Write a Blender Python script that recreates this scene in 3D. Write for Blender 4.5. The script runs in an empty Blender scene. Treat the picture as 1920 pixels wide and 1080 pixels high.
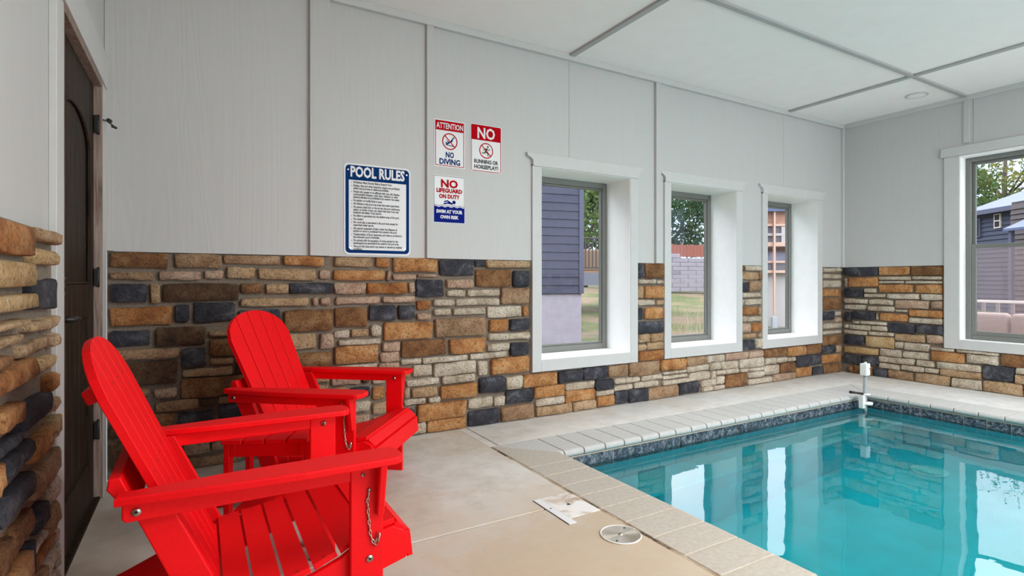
import bpy, bmesh, math, random
from mathutils import Vector, Matrix
random.seed(11)
R = math.radians
scene = bpy.context.scene
COL = scene.collection
# ---------------------------------------------------------------- camera
cam_d = bpy.data.cameras.new('camera'); cam = bpy.data.objects.new('camera', cam_d); COL.objects.link(cam)
cam.location = (0, 0, 1.1); cam.rotation_euler = (R(90), 0, R(-30.08))
cam_d.sensor_width = 36; cam_d.lens = 36*1017/1920; cam_d.shift_y = -13.5/1920
cam_d.clip_start = .05; cam_d.clip_end = 300
scene.camera = cam
# ---------------------------------------------------------------- world, lights, exposure
SKY = 5.0
w = bpy.data.worlds.new('sky'); scene.world = w; w.use_nodes = True
nt = w.node_tree; nt.nodes.clear()
o_ = nt.nodes.new('ShaderNodeOutputWorld'); bg = nt.nodes.new('ShaderNodeBackground'); bg.inputs['Strength'].default_value = SKY
tc = nt.nodes.new('ShaderNodeTexCoord'); sep = nt.nodes.new('ShaderNodeSeparateXYZ'); nt.links.new(tc.outputs['Generated'], sep.inputs[0])
rmp = nt.nodes.new('ShaderNodeValToRGB'); nt.links.new(sep.outputs['Z'], rmp.inputs[0])
e = rmp.color_ramp.elements; e[0].position = 0.0; e[0].color = (.10, .11, .12, 1); e[1].position = .45; e[1].color = (1, 1, 1.03, 1)
k = e.new(.02); k.color = (.22, .24, .28, 1); k = e.new(.20); k.color = (.34, .41, .56, 1); k = e.new(.30); k.color = (.9, .92, .97, 1)
mp = nt.nodes.new('ShaderNodeMapping'); mp.inputs['Scale'].default_value = (1, 1, 2.5); nt.links.new(tc.outputs['Generated'], mp.inputs[0])
ns = nt.nodes.new('ShaderNodeTexNoise'); ns.inputs['Scale'].default_value = 3.2; ns.inputs['Detail'].default_value = 6; nt.links.new(mp.outputs[0], ns.inputs[0])
r2 = nt.nodes.new('ShaderNodeValToRGB'); r2.color_ramp.elements[0].position = .42; r2.color_ramp.elements[0].color = (.88, .93, 1, 1); r2.color_ramp.elements[1].position = .58
nt.links.new(ns.outputs['Fac'], r2.inputs[0])
mx = nt.nodes.new('ShaderNodeMix'); mx.data_type = 'RGBA'; mx.blend_type = 'MULTIPLY'; mx.inputs[0].default_value = 1
nt.links.new(rmp.outputs[0], mx.inputs[6]); nt.links.new(r2.outputs[0], mx.inputs[7])
nt.links.new(mx.outputs[2], bg.inputs[0]); nt.links.new(bg.outputs[0], o_.inputs[0])

def area(name, loc, rot, sx, sy, power, color=(1, 1, 1), portal=False):
    l = bpy.data.lights.new(name, 'AREA'); l.shape = 'RECTANGLE'; l.size = sx; l.size_y = sy; l.energy = power; l.color = color
    if portal: l.cycles.is_portal = True
    o = bpy.data.objects.new(name, l); COL.objects.link(o); o.location = loc; o.rotation_euler = rot; return o
# added fill lamps out of view: imitation daylight at the doors, two below the ceiling
area('fill_door_daylight', (4.3, -2.93, 1.25), (R(90), 0, 0), 4.6, 2.0, 120, (.93, .97, 1.0))
area('fill_above_pool', (3.5, -.7, 2.93), (0, 0, 0), 2.6, 1.6, 185, (1, .985, .96))
area('fill_above_deck', (1.3, .2, 2.93), (0, 0, 0), 1.2, 1.0, 16, (1, .97, .93))
vs = scene.view_settings; vs.view_transform = 'Standard'; vs.look = 'None'; vs.gamma = 1; vs.use_curve_mapping = False
vs.exposure = 0.0
cy = scene.cycles
cy.max_bounces = 10; cy.diffuse_bounces = 5; cy.glossy_bounces = 5; cy.transmission_bounces = 8; cy.transparent_max_bounces = 12
cy.caustics_refractive = True; cy.caustics_reflective = False; cy.blur_glossy = .3; cy.sample_clamp_indirect = 6
cy.use_denoising = True
# ---------------------------------------------------------------- helpers
def part(name, me, parent=None):
    o = bpy.data.objects.new(name, me); COL.objects.link(o)
    if parent is not None: o.parent = parent
    return o
def thing(name, label, cat, loc=(0, 0, 0), rz=0, group=None):
    o = bpy.data.objects.new(name, None); COL.objects.link(o); o.empty_display_size = .1
    o.location = loc; o.rotation_euler = (0, 0, rz); o['label'] = label; o['category'] = cat
    if group: o['group'] = group
    return o
def tag(o, label, cat, group=None):
    o['label'] = label; o['category'] = cat
    if group: o['group'] = group
    return o
def struct(o): o['kind'] = 'structure'; return o
def mesh_from(bm, mat, smooth=False, name='m'):
    me = bpy.data.meshes.new(name); bm.normal_update(); bm.to_mesh(me); bm.free()
    for m in (mat if isinstance(mat, (list, tuple)) else [mat]): me.materials.append(m)
    if smooth:
        for p in me.polygons: p.use_smooth = True
    return me
def pyd(verts, faces, mat, smooth=False, name='m'):
    me = bpy.data.meshes.new(name); me.from_pydata([tuple(v) for v in verts], [], faces); me.update()
    me.materials.append(mat)
    if smooth:
        for p in me.polygons: p.use_smooth = True
    return me
def bbox(bm, x0, x1, y0, y1, z0, z1, bev=0, seg=1):
    r = bmesh.ops.create_cube(bm, size=1)
    vs_ = r['verts']
    for v in vs_:
        v.co = Vector((x0+(v.co.x+.5)*(x1-x0), y0+(v.co.y+.5)*(y1-y0), z0+(v.co.z+.5)*(z1-z0)))
    if bev:
        ed = list({e_ for v in vs_ for e_ in v.link_edges})
        bmesh.ops.bevel(bm, geom=ed, offset=bev, segments=seg, affect='EDGES', profile=.5)
def boxm(mat, *a, bev=0, seg=1):
    bm = bmesh.new(); bbox(bm, *a, bev=bev, seg=seg); return mesh_from(bm, mat)
def boxes(mat, lst, bev=0):
    bm = bmesh.new()
    for a in lst: bbox(bm, *a, bev=bev)
    return mesh_from(bm, mat)
def prism(bm, pts, t0, t1, axis, bev=0, seg=1):
    """polygon pts (2-D) extruded between t0 and t1 along axis: 'y' -> pts are (x,z); 'x' -> (y,z); 'z' -> (x,y)"""
    def P(p, t): return {'y': (p[0], t, p[1]), 'x': (t, p[0], p[1]), 'z': (p[0], p[1], t)}[axis]
    a = [bm.verts.new(P(p, t0)) for p in pts]; b = [bm.verts.new(P(p, t1)) for p in pts]
    n = len(pts); fs = [bm.faces.new(a), bm.faces.new(b[::-1])]
    for i in range(n): fs.append(bm.faces.new((a[i], b[i], b[(i+1) % n], a[(i+1) % n])))
    bmesh.ops.recalc_face_normals(bm, faces=fs)
    if bev:
        ed = list({e_ for f in fs[:2] for e_ in f.edges})
        bmesh.ops.bevel(bm, geom=ed, offset=bev, segments=seg, affect='EDGES', profile=.5)
def prismm(mat, pts, t0, t1, axis, bev=0, seg=1, smooth=False):
    bm = bmesh.new(); prism(bm, pts, t0, t1, axis, bev, seg); return mesh_from(bm, mat, smooth)
def tube(bm, pts, r, seg=8, cap=True):
    rings = []
    rr = r if isinstance(r, (list, tuple)) else [r]*len(pts)
    pts = [Vector(p) for p in pts]
    for i, p in enumerate(pts):
        d = (pts[min(i+1, len(pts)-1)]-pts[max(i-1, 0)]).normalized()
        up = Vector((0, 0, 1)) if abs(d.z) < .9 else Vector((1, 0, 0))
        u = d.cross(up).normalized(); v = d.cross(u)
        rings.append([bm.verts.new(p+(u*math.cos(6.2832*k/seg)+v*math.sin(6.2832*k/seg))*rr[i]) for k in range(seg)])
    for a, b in zip(rings, rings[1:]):
        for k in range(seg): bm.faces.new((a[k], a[(k+1) % seg], b[(k+1) % seg], b[k]))
    if cap: bm.faces.new(rings[0][::-1]); bm.faces.new(rings[-1])
def tubem(mat, pts, r, seg=8):
    bm = bmesh.new(); tube(bm, pts, r, seg); bmesh.ops.recalc_face_normals(bm, faces=bm.faces); return mesh_from(bm, mat, True)
def holed(x0, x1, z0, z1, holes):
    """rectangles covering [x0,x1]x[z0,z1] minus holes"""
    xs = sorted({x0, x1} | {min(max(h[i], x0), x1) for h in holes for i in (0, 1)})
    out = []
    for a, b in zip(xs, xs[1:]):
        if b-a < 1e-4: continue
        cuts = sorted((max(h[2], z0), min(h[3], z1)) for h in holes if h[0] < b-1e-4 and h[1] > a+1e-4)
        z = z0
        for c, d in cuts:
            if c > z+1e-4: out.append((a, b, z, c))
            z = max(z, d)
        if z < z1-1e-4: out.append((a, b, z, z1))
    return out
# ---------------------------------------------------------------- materials
def newmat(name):
    m = bpy.data.materials.new(name); m.use_nodes = True
    n = m.node_tree; b = n.nodes['Principled BSDF']; return m, n, b
def tex_noise(n, scale, detail=4, rough=.5, vec=(1, 1, 1), coord='Object', dist=0):
    t = n.nodes.new('ShaderNodeTexCoord'); mp_ = n.nodes.new('ShaderNodeMapping'); mp_.inputs['Scale'].default_value = vec
    n.links.new(t.outputs[coord], mp_.inputs[0])
    s = n.nodes.new('ShaderNodeTexNoise'); s.inputs['Scale'].default_value = scale; s.inputs['Detail'].default_value = detail
    s.inputs['Roughness'].default_value = rough; s.inputs['Distortion'].default_value = dist
    n.links.new(mp_.outputs[0], s.inputs[0]); return s
def ramp(n, src, stops):
    r = n.nodes.new('ShaderNodeValToRGB'); el = r.color_ramp.elements
    el[0].position, el[0].color = stops[0][0], (*stops[0][1], 1)
    el[1].position, el[1].color = stops[-1][0], (*stops[-1][1], 1)
    for p, c in stops[1:-1]: q = el.new(p); q.color = (*c, 1)
    n.links.new(src, r.inputs[0]); return r.outputs[0]
def bump(n, b, src, strength, dist=.01):
    u = n.nodes.new('ShaderNodeBump'); u.inputs['Strength'].default_value = strength; u.inputs['Distance'].default_value = dist
    n.links.new(src, u.inputs['Height']); n.links.new(u.outputs[0], b.inputs['Normal']); return u
def simple(name, col, rough=.5, metal=0, bs=0, bscale=60, var=.0, spec=None):
    m, n, b = newmat(name)
    b.inputs['Roughness'].default_value = rough; b.inputs['Metallic'].default_value = metal
    if spec is not None: b.inputs['Specular IOR Level'].default_value = spec
    s = tex_noise(n, bscale, 4)
    lo = tuple(c*(1-var) for c in col); hi = tuple(min(1, c*(1+var)) for c in col)
    n.links.new(ramp(n, s.outputs['Fac'], [(.3, lo), (.7, hi)]), b.inputs['Base Color'])
    if bs: bump(n, b, s.outputs['Fac'], bs, .004)
    return m
def mixc(n, a, b_, fac, mode='MIX'):
    x = n.nodes.new('ShaderNodeMix'); x.data_type = 'RGBA'; x.blend_type = mode
    for s, i in ((a, 6), (b_, 7)):
        if isinstance(s, tuple): x.inputs[i].default_value = (*s, 1)
        else: n.links.new(s, x.inputs[i])
    if isinstance(fac, (int, float)): x.inputs[0].default_value = fac
    else: n.links.new(fac, x.inputs[0])
    return x.outputs[2]
def stone_mat(name, stops, rough=.85):
    m, n, b = newmat(name); b.inputs['Roughness'].default_value = rough
    s = tex_noise(n, 9, 6, .65, dist=.6); s2 = tex_noise(n, 70, 5, .7); s3 = tex_noise(n, 2.3, 2)
    c = ramp(n, s.outputs['Fac'], stops)
    g = ramp(n, s2.outputs['Fac'], [(.34, (.42, .40, .38)), (.48, (.95, .94, .92)), (.66, (1.15, 1.13, 1.10))])
    g2 = ramp(n, s3.outputs['Fac'], [(.3, (.85, .83, .8)), (.7, (1.12, 1.12, 1.12))])
    n.links.new(mixc(n, mixc(n, c, g, 1, 'MULTIPLY'), g2, 1, 'MULTIPLY'), b.inputs['Base Color'])
    add = n.nodes.new('ShaderNodeMath'); add.operation = 'ADD'; n.links.new(s.outputs['Fac'], add.inputs[0]); n.links.new(s2.outputs['Fac'], add.inputs[1])
    bump(n, b, add.outputs[0], 1.0, .016)
    return m
SM = {
 'k': stone_mat('stone_charcoal', [(.3, (.018, .019, .026)), (.52, (.055, .058, .078)), (.72, (.19, .20, .225))]),
 'd': stone_mat('stone_umber', [(.3, (.035, .018, .009)), (.5, (.11, .055, .024)), (.72, (.22, .14, .08))]),
 'b': stone_mat('stone_brown', [(.3, (.13, .05, .018)), (.5, (.29, .135, .05)), (.72, (.45, .27, .13))]),
 'a': stone_mat('stone_rust', [(.3, (.24, .08, .022)), (.5, (.46, .19, .055)), (.72, (.62, .36, .16))]),
 'o': stone_mat('stone_ochre', [(.3, (.33, .12, .035)), (.5, (.60, .285, .10)), (.72, (.74, .47, .24))]),
 'y': stone_mat('stone_honey', [(.3, (.46, .29, .12)), (.52, (.64, .44, .22)), (.75, (.72, .55, .34))]),
 't': stone_mat('stone_tan', [(.3, (.38, .23, .12)), (.52, (.56, .38, .22)), (.75, (.66, .50, .34))]),
 'n': stone_mat('stone_taupe', [(.3, (.25, .14, .075)), (.5, (.43, .27, .155)), (.72, (.56, .40, .26))]),
 'p': stone_mat('stone_pinkish', [(.3, (.42, .26, .18)), (.52, (.60, .42, .31)), (.75, (.70, .56, .44))]),
 'c': stone_mat('stone_cream', [(.3, (.42, .33, .235)), (.5, (.68, .59, .47)), (.72, (.83, .77, .68))]),
}
M = {}
M['mortar'] = simple('mortar', (.21, .17, .13), .95, bs=.5, bscale=90, var=.25)
# painted fibre-cement siding with cedar grain
def siding_mat(name, col, axis='z'):
    m, n, b = newmat(name); b.inputs['Roughness'].default_value = .55
    vec = (9, 9, .55) if axis == 'z' else (.55, 9, 9)
    s = tex_noise(n, .42, 2, .45, vec=vec, dist=1.5)
    wv = n.nodes.new('ShaderNodeMath'); wv.operation = 'MULTIPLY'; wv.inputs[1].default_value = 70; n.links.new(s.outputs['Fac'], wv.inputs[0])
    sn = n.nodes.new('ShaderNodeMath'); sn.operation = 'SINE'; n.links.new(wv.outputs[0], sn.inputs[0])
    f = tex_noise(n, 10, 3, .6, vec=(3, 3, .3))
    ad = n.nodes.new('ShaderNodeMath'); ad.operation = 'MULTIPLY_ADD'; ad.inputs[1].default_value = .22
    n.links.new(sn.outputs[0], ad.inputs[0]); n.links.new(f.outputs['Fac'], ad.inputs[2])
    n.links.new(ramp(n, ad.outputs[0], [(.0, tuple(c*.975 for c in col)), (.9, col)]), b.inputs['Base Color'])
    bump(n, b, ad.outputs[0], .28, .003)
    return m
M['siding'] = siding_mat('painted_siding', (.55, .55, .542))
M['trim'] = simple('painted_trim', (.58, .583, .573), .5, bs=.12, bscale=14, var=.02)
M['reveal'] = simple('white_reveal', (.93, .935, .93), .45, bs=.1, bscale=10, var=.02)
M['ceiling'] = simple('ceiling_paint', (.93, .895, .875), .8, bs=.1, bscale=6, var=.015)
M['cbat'] = simple('ceiling_batten_shaded', (.42, .42, .415), .7, var=.02)  # battens' shade put into their colour, darker grey than the ceiling
M['sash'] = simple('grey_sash', (.175, .18, .165), .45, var=.05)
M['red'] = None
m, n, b = newmat('red_lumber'); b.inputs['Roughness'].default_value = .5; b.inputs['Specular IOR Level'].default_value = .22
s = tex_noise(n, 180, 3); n.links.new(ramp(n, s.outputs['Fac'], [(.3, (.80, .001, .004)), (.7, (.88, .002, .007))]), b.inputs['Base Color']); bump(n, b, s.outputs['Fac'], .18, .001)
M['red'] = m
M['steel'] = simple('steel', (.62, .57, .50), .3, 1, var=.1)
M['black'] = simple('black_metal', (.012, .012, .012), .45, var=.2)
M['white_plastic'] = simple('white_plastic', (.82, .83, .80), .4, var=.02)
M['grey_plastic'] = simple('grey_plastic', (.30, .33, .34), .35, var=.03)
# concrete deck
def concrete(name, base, stain):
    m, n, b = newmat(name); b.inputs['Roughness'].default_value = .62
    a = tex_noise(n, 1.1, 6, .6, dist=.4); c = tex_noise(n, 7, 6, .7); d = tex_noise(n, 120, 3)
    c1 = ramp(n, a.outputs['Fac'], [(.34, stain), (.5, tuple((x+y)/2 for x, y in zip(base, stain))), (.64, base)])
    c2 = ramp(n, c.outputs['Fac'], [(.32, (.86, .84, .81)), (.6, (1.04, 1.04, 1.04))])
    # rusty tan water stain spread on the deck around the cover plate
    g_ = n.nodes.new('ShaderNodeNewGeometry'); vm = n.nodes.new('ShaderNodeVectorMath'); vm.operation = 'DISTANCE'; vm.inputs[1].default_value = (1.35, 1.45, 0); n.links.new(g_.outputs['Position'], vm.inputs[0])
    am = n.nodes.new('ShaderNodeMath'); am.operation = 'MULTIPLY_ADD'; am.inputs[1].default_value = -1.1; n.links.new(c.outputs['Fac'], am.inputs[0]); n.links.new(vm.outputs['Value'], am.inputs[2])
    st_ = ramp(n, am.outputs[0], [(.0, (.75, .75, .75)), (.40, (0, 0, 0))])
    n.links.new(mixc(n, mixc(n, c1, c2, 1, 'MULTIPLY'), (.50, .375, .25), st_), b.inputs['Base Color'])
    bump(n, b, d.outputs['Fac'], .18, .003)
    return m
M['concrete'] = concrete('deck_concrete', (.675, .665, .63), (.57, .475, .375))
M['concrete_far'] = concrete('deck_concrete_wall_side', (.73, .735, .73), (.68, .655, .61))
M['coping'] = simple('coping_paver', (.48, .435, .375), .75, bs=.2, bscale=45, var=.10)
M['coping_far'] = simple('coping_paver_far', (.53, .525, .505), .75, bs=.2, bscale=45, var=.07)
M['grout'] = simple('grout', (.50, .43, .34), .9, bs=.3, var=.15)
m, n, b = newmat('waterline_tile'); b.inputs['Roughness'].default_value = .25
s = tex_noise(n, 38, 6, .75); n.links.new(ramp(n, s.outputs['Fac'], [(.36, (.012, .018, .03)), (.5, (.06, .08, .11)), (.62, (.26, .28, .30))]), b.inputs['Base Color']); bump(n, b, s.outputs['Fac'], .2, .002)
M['tile'] = m
M['plaster'] = simple('pool_plaster', (.012, .70, .80), .9, bs=.2, bscale=4, var=.10)
# water: refracting surface, mirror at grazing angles
m = bpy.data.materials.new('water'); m.use_nodes = True; n = m.node_tree; n.nodes.clear()
out = n.nodes.new('ShaderNodeOutputMaterial'); rf = n.nodes.new('ShaderNodeBsdfRefraction'); gl = n.nodes.new('ShaderNodeBsdfGlossy'); fr = n.nodes.new('ShaderNodeFresnel'); mxs = n.nodes.new('ShaderNodeMixShader')
rf.inputs['IOR'].default_value = 1.33; rf.inputs['Roughness'].default_value = 0; rf.inputs['Color'].default_value = (.58, .99, 1.0, 1); gl.inputs['Roughness'].default_value = 0.0
fr.inputs['IOR'].default_value = 1.62
t1 = tex_noise(n, 1.6, 2, .4, vec=(1, 1.6, 1)); t2 = tex_noise(n, 9, 2, .5)
ad = n.nodes.new('ShaderNodeMath'); ad.operation = 'MULTIPLY_ADD'; ad.inputs[1].default_value = .10; n.links.new(t2.outputs['Fac'], ad.inputs[0]); n.links.new(t1.outputs['Fac'], ad.inputs[2])
bu = n.nodes.new('ShaderNodeBump'); bu.inputs['Strength'].default_value = .10; bu.inputs['Distance'].default_value = .03; n.links.new(ad.outputs[0], bu.inputs['Height'])
for q in (rf, gl, fr): n.links.new(bu.outputs[0], q.inputs['Normal'])
n.links.new(fr.outputs[0], mxs.inputs[0]); n.links.new(rf.outputs[0], mxs.inputs[1]); n.links.new(gl.outputs[0], mxs.inputs[2]); n.links.new(mxs.outputs[0], out.inputs[0])
M['water'] = m
# window glass, and an insect screen whose tint also stands in for pane reflections
def glass_mat(name, tint):
    m = bpy.data.materials.new(name); m.use_nodes = True; n = m.node_tree; n.nodes.clear()
    out = n.nodes.new('ShaderNodeOutputMaterial'); tr = n.nodes.new('ShaderNodeBsdfTransparent'); gl = n.nodes.new('ShaderNodeBsdfGlossy'); fr = n.nodes.new('ShaderNodeFresnel'); mxs = n.nodes.new('ShaderNodeMixShader')
    tr.inputs[0].default_value = (*tint, 1); gl.inputs['Roughness'].default_value = 0; fr.inputs['IOR'].default_value = 1.45
    n.links.new(fr.outputs[0], mxs.inputs[0]); n.links.new(tr.outputs[0], mxs.inputs[1]); n.links.new(gl.outputs[0], mxs.inputs[2]); n.links.new(mxs.outputs[0], out.inputs[0]); return m
M['glass'] = glass_mat('window_glass', (.93, .95, .95))
m = bpy.data.materials.new('screen_with_reflection'); m.use_nodes = True; n = m.node_tree; n.nodes.clear()
out = n.nodes.new('ShaderNodeOutputMaterial'); tr = n.nodes.new('ShaderNodeBsdfTransparent'); df = n.nodes.new('ShaderNodeBsdfTranslucent'); mxs = n.nodes.new('ShaderNodeMixShader')
df.inputs[0].default_value = (.25, .195, .19, 1); mxs.inputs[0].default_value = .36
n.links.new(tr.outputs[0], mxs.inputs[1]); n.links.new(df.outputs[0], mxs.inputs[2]); n.links.new(mxs.outputs[0], out.inputs[0]); M['screen'] = m
# stained door wood
def wood(name, lo, hi, rough=.5):
    m, n, b = newmat(name); b.inputs['Roughness'].default_value = rough
    s = tex_noise(n, 5, 6, .7, vec=(10, 10, .7), dist=.8); n.links.new(ramp(n, s.outputs['Fac'], [(.35, lo), (.68, hi)]), b.inputs['Base Color']); bump(n, b, s.outputs['Fac'], .25, .003); return m
M['door'] = wood('dark_stained_wood', (.012, .008, .005), (.055, .036, .024), .6)
M['door'].node_tree.nodes['Principled BSDF'].inputs['Specular IOR Level'].default_value = .12
M['jamb'] = wood('worn_jamb', (.16, .10, .075), (.42, .33, .28), .6)
STONES_B = '-415,-146,1172,1258,b -115,123,1176,1258,n 135,450,1201,1258,n 471,708,1196,1258,o -415,-217,1106,1149,n -193,12,1104,1156,p 35,132,1109,1159,p 148,301,1114,1181,t 325,660,1105,1178,t 682,752,1113,1170,p -415,-248,979,1083,k -232,-188,974,1081,t -172,211,978,1083,d 230,349,1022,1085,b 365,495,1018,1082,t 502,771,1018,1088,k 227,616,941,992,t 645,674,939,992,p 694,749,941,989,p -415,-129,848,952,a -115,-41,860,959,k -21,198,857,968,k 218,449,811,921,k 471,764,776,913,b -415,-234,735,823,k -203,40,727,829,d 58,282,770,800,t 61,329,649,753,b -399,-91,656,713,n -77,37,598,705,k 64,186,601,636,t 198,471,534,621,d 457,660,662,764,t 685,771,655,755,p 485,761,540,639,b -415,-103,509,642,d -77,184,537,582,t -84,236,415,529,b -214,-104,429,484,p -211,3,349,409,n 13,85,357,399,d 106,236,366,405,n -286,-115,262,339,b -96,85,251,333,k 106,236,266,358,k -71,59,82,153,p 72,160,89,143,p -77,229,5,65,n -415,-315,229,328,d -415,-298,58,213,d -415,-232,451,493,n -415,-298,348,440,k 779,1025,1196,1258,t 1054,1151,1193,1258,o 1174,1500,1162,1258,o 1523,1795,1139,1258,k 1810,1895,1207,1256,k 1903,2294,1201,1258,t 775,1116,1103,1170,o 1132,1157,1099,1169,p 1174,1342,1108,1145,p 1356,1495,1127,1148,p 1820,2124,1054,1186,b 2146,2288,1052,1182,k 777,984,1011,1082,p 997,1268,1011,1087,a 1294,1334,1020,1089,p 1347,1551,984,1108,k 1579,1795,1047,1110,p 786,1079,944,992,p 1103,1332,946,990,p 1583,1729,984,1031,c 1751,2021,984,1032,c 2034,2286,923,1042,n 779,993,791,922,b 1009,1189,827,928,k 1212,1334,829,926,k 1347,1454,894,960,a 1477,1640,918,963,c 1654,2019,916,965,c 1351,1454,822,866,p 1480,1607,849,898,c 1631,1895,847,897,c 1916,2216,819,899,c 2238,2282,817,902,o 777,879,723,769,c 890,1005,725,771,t 1021,1087,723,796,c 1112,1465,686,807,o 1491,1890,691,825,n 1936,2092,708,802,a 2116,2286,709,800,k 805,1087,669,705,c 1099,1221,611,673,p 1234,1574,562,676,b 1602,1890,558,670,o 1926,2294,639,693,c 777,1066,544,663,o 1087,1221,538,603,p 1916,2103,560,620,c 2119,2286,510,609,k 771,1066,508,536,c 1074,1221,497,530,p 1234,1382,509,547,c 1391,1746,507,548,c 1766,2087,507,554,c 1322,1463,418,498,c 1480,1812,406,500,c 1837,1914,381,489,c 1946,2284,377,501,o 1272,1521,353,400,c 1545,1809,343,400,c 1256,1294,275,344,p 1313,1504,266,336,t 1533,1818,232,332,o 1843,2064,242,360,k 2078,2228,253,350,c 1256,1412,221,260,c 1434,1527,220,258,c 2235,2559,250,350,o 1350,1731,94,215,o 1756,1959,138,212,c 1969,2071,136,206,c 2075,2326,133,240,k 2333,2635,150,242,o 2650,2950,186,243,c 1756,2018,5,118,k 2038,2329,5,118,n 2355,2635,88,143,c 2642,2950,85,180,o 2966,3159,153,244,k 2574,2821,252,352,k 2837,3099,253,356,k 3116,3332,256,355,n 3350,3713,238,359,n 1261,1417,13,88,c 1429,1731,5,88,o 2355,2704,5,79,t 2719,2958,5,79,t 2975,3167,15,100,o 3171,3324,15,121,k 3341,3568,5,120,k 2966,3159,107,146,c 3171,3297,189,235,c 3306,3467,188,232,c 3167,3386,125,171,c 3404,3700,126,179,c 1034,1117,286,374,o 1034,1133,188,265,t 1034,1117,394,430,c 1034,1191,97,169,t 883,1013,311,381,k 883,1013,220,290,c 3463,3754,369,457,a 3740,4060,253,359,o 4079,4352,277,359,n 4373,4623,289,355,c 4639,4988,288,359,p 4997,5230,289,359,p 3490,3747,186,232,c 3762,3951,222,247,c 3966,4071,221,247,c 4079,4384,216,271,c 4400,4552,212,285,c 4569,4820,203,283,c 4846,5242,193,283,c 3762,4086,174,208,c 3762,4109,120,162,c 4117,4400,125,206,c 4416,4481,126,198,c 4490,4631,155,197,c 4639,4840,151,199,c 4872,4997,146,187,c 5006,5245,142,180,c 3572,3958,5,114,n 3973,4249,12,114,k 4280,4490,55,119,c 4498,4614,61,139,c 4631,4961,9,141,b 4988,5245,78,136,c 4288,4449,7,51,c 4457,4614,7,49,c 4988,5379,7,66,c 5255,5505,90,186,c 5398,5797,5,78,p 5264,5644,271,359,b 5664,6007,257,359,o 6018,6314,257,359,b 5264,5446,200,266,c 5456,5644,204,258,c 5664,5807,202,245,c 5525,5797,91,189,b 5818,6104,128,248,k 6121,6314,127,243,k 5818,6115,14,115,o 6132,6347,16,100,k 6365,6720,5,114,b 6325,6600,240,332,k 6617,6720,239,319,t 6336,6720,132,222,o 3442,3521,1126,1258,k 3536,3764,1127,1258,b 3442,3661,1072,1112,c 3684,3764,1072,1105,c 3442,3514,940,1051,t 3528,3764,941,1050,o 3446,3657,877,926,c 3676,3764,877,921,t 3446,3507,750,852,k 3536,3764,749,853,o 3446,3764,620,724,k 3449,3594,538,614,t 3609,3764,539,611,t 3449,3543,464,518,t 3558,3764,464,530,t 4889,4931,1205,1254,b 4939,5214,1209,1258,c 4889,5160,1114,1190,t 5168,5214,1114,1197,n 4889,5006,984,1081,k 5023,5214,993,1097,n 4894,5091,926,973,c 5108,5214,927,971,c 4898,4928,849,903,c 4939,5214,848,906,c 4889,5125,744,826,a 5160,5214,738,827,t 4889,4964,676,730,c 4981,5214,672,722,c 4889,5040,561,653,p 5057,5214,564,652,a 4889,5117,500,543,t 5160,5214,501,539,t 4889,5100,375,478,k 5117,5214,386,485,c 6343,6590,1201,1250,c 6612,6720,1209,1253,c 6343,6720,1124,1177,c 6343,6514,1024,1103,c 6535,6720,1025,1103,c 6343,6720,918,1001,o 6343,6720,758,900,b 6354,6590,637,735,k 6612,6720,683,729,c 6607,6720,605,661,p 6343,6720,536,594,c 6343,6720,468,507,c 6343,6720,338,449,b 353,437,706,764,n 353,437,646,694,b 263,387,456,514,b 403,587,456,514,b 603,747,436,514,t 763,947,406,484,p 963,1047,456,484,d 1243,1297,426,484,o 263,507,406,444,o 523,587,406,444,n 963,1007,406,444,d 1143,1227,356,434,a -277,-243,366,424,a 603,737,366,424,n 263,387,296,394,o 403,587,356,394,a 753,857,336,394,n 603,727,316,354,b 403,587,246,344,o 1143,1227,286,344,b 743,857,286,324,n 603,727,226,304,n 263,387,246,284,t 743,857,196,274,b 1163,1227,196,274,p 113,247,206,244,t 263,447,156,234,a 463,587,196,234,k -277,-163,186,224,t -107,97,176,224,a 603,727,156,214,n 113,247,166,194,o 873,1007,136,194,p 1243,1327,106,194,k 463,587,86,184,o 743,857,146,184,o -277,-163,116,174,k 183,247,116,154,o 263,447,46,144,o 603,727,106,144,a 743,857,56,134,k 873,1007,86,124,b -277,-163,6,94,o 603,727,6,84,o 463,587,6,74,t 873,1117,6,74,o 1133,1197,6,74,o 743,857,6,44,o -407,-293,6,34,b'
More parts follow.
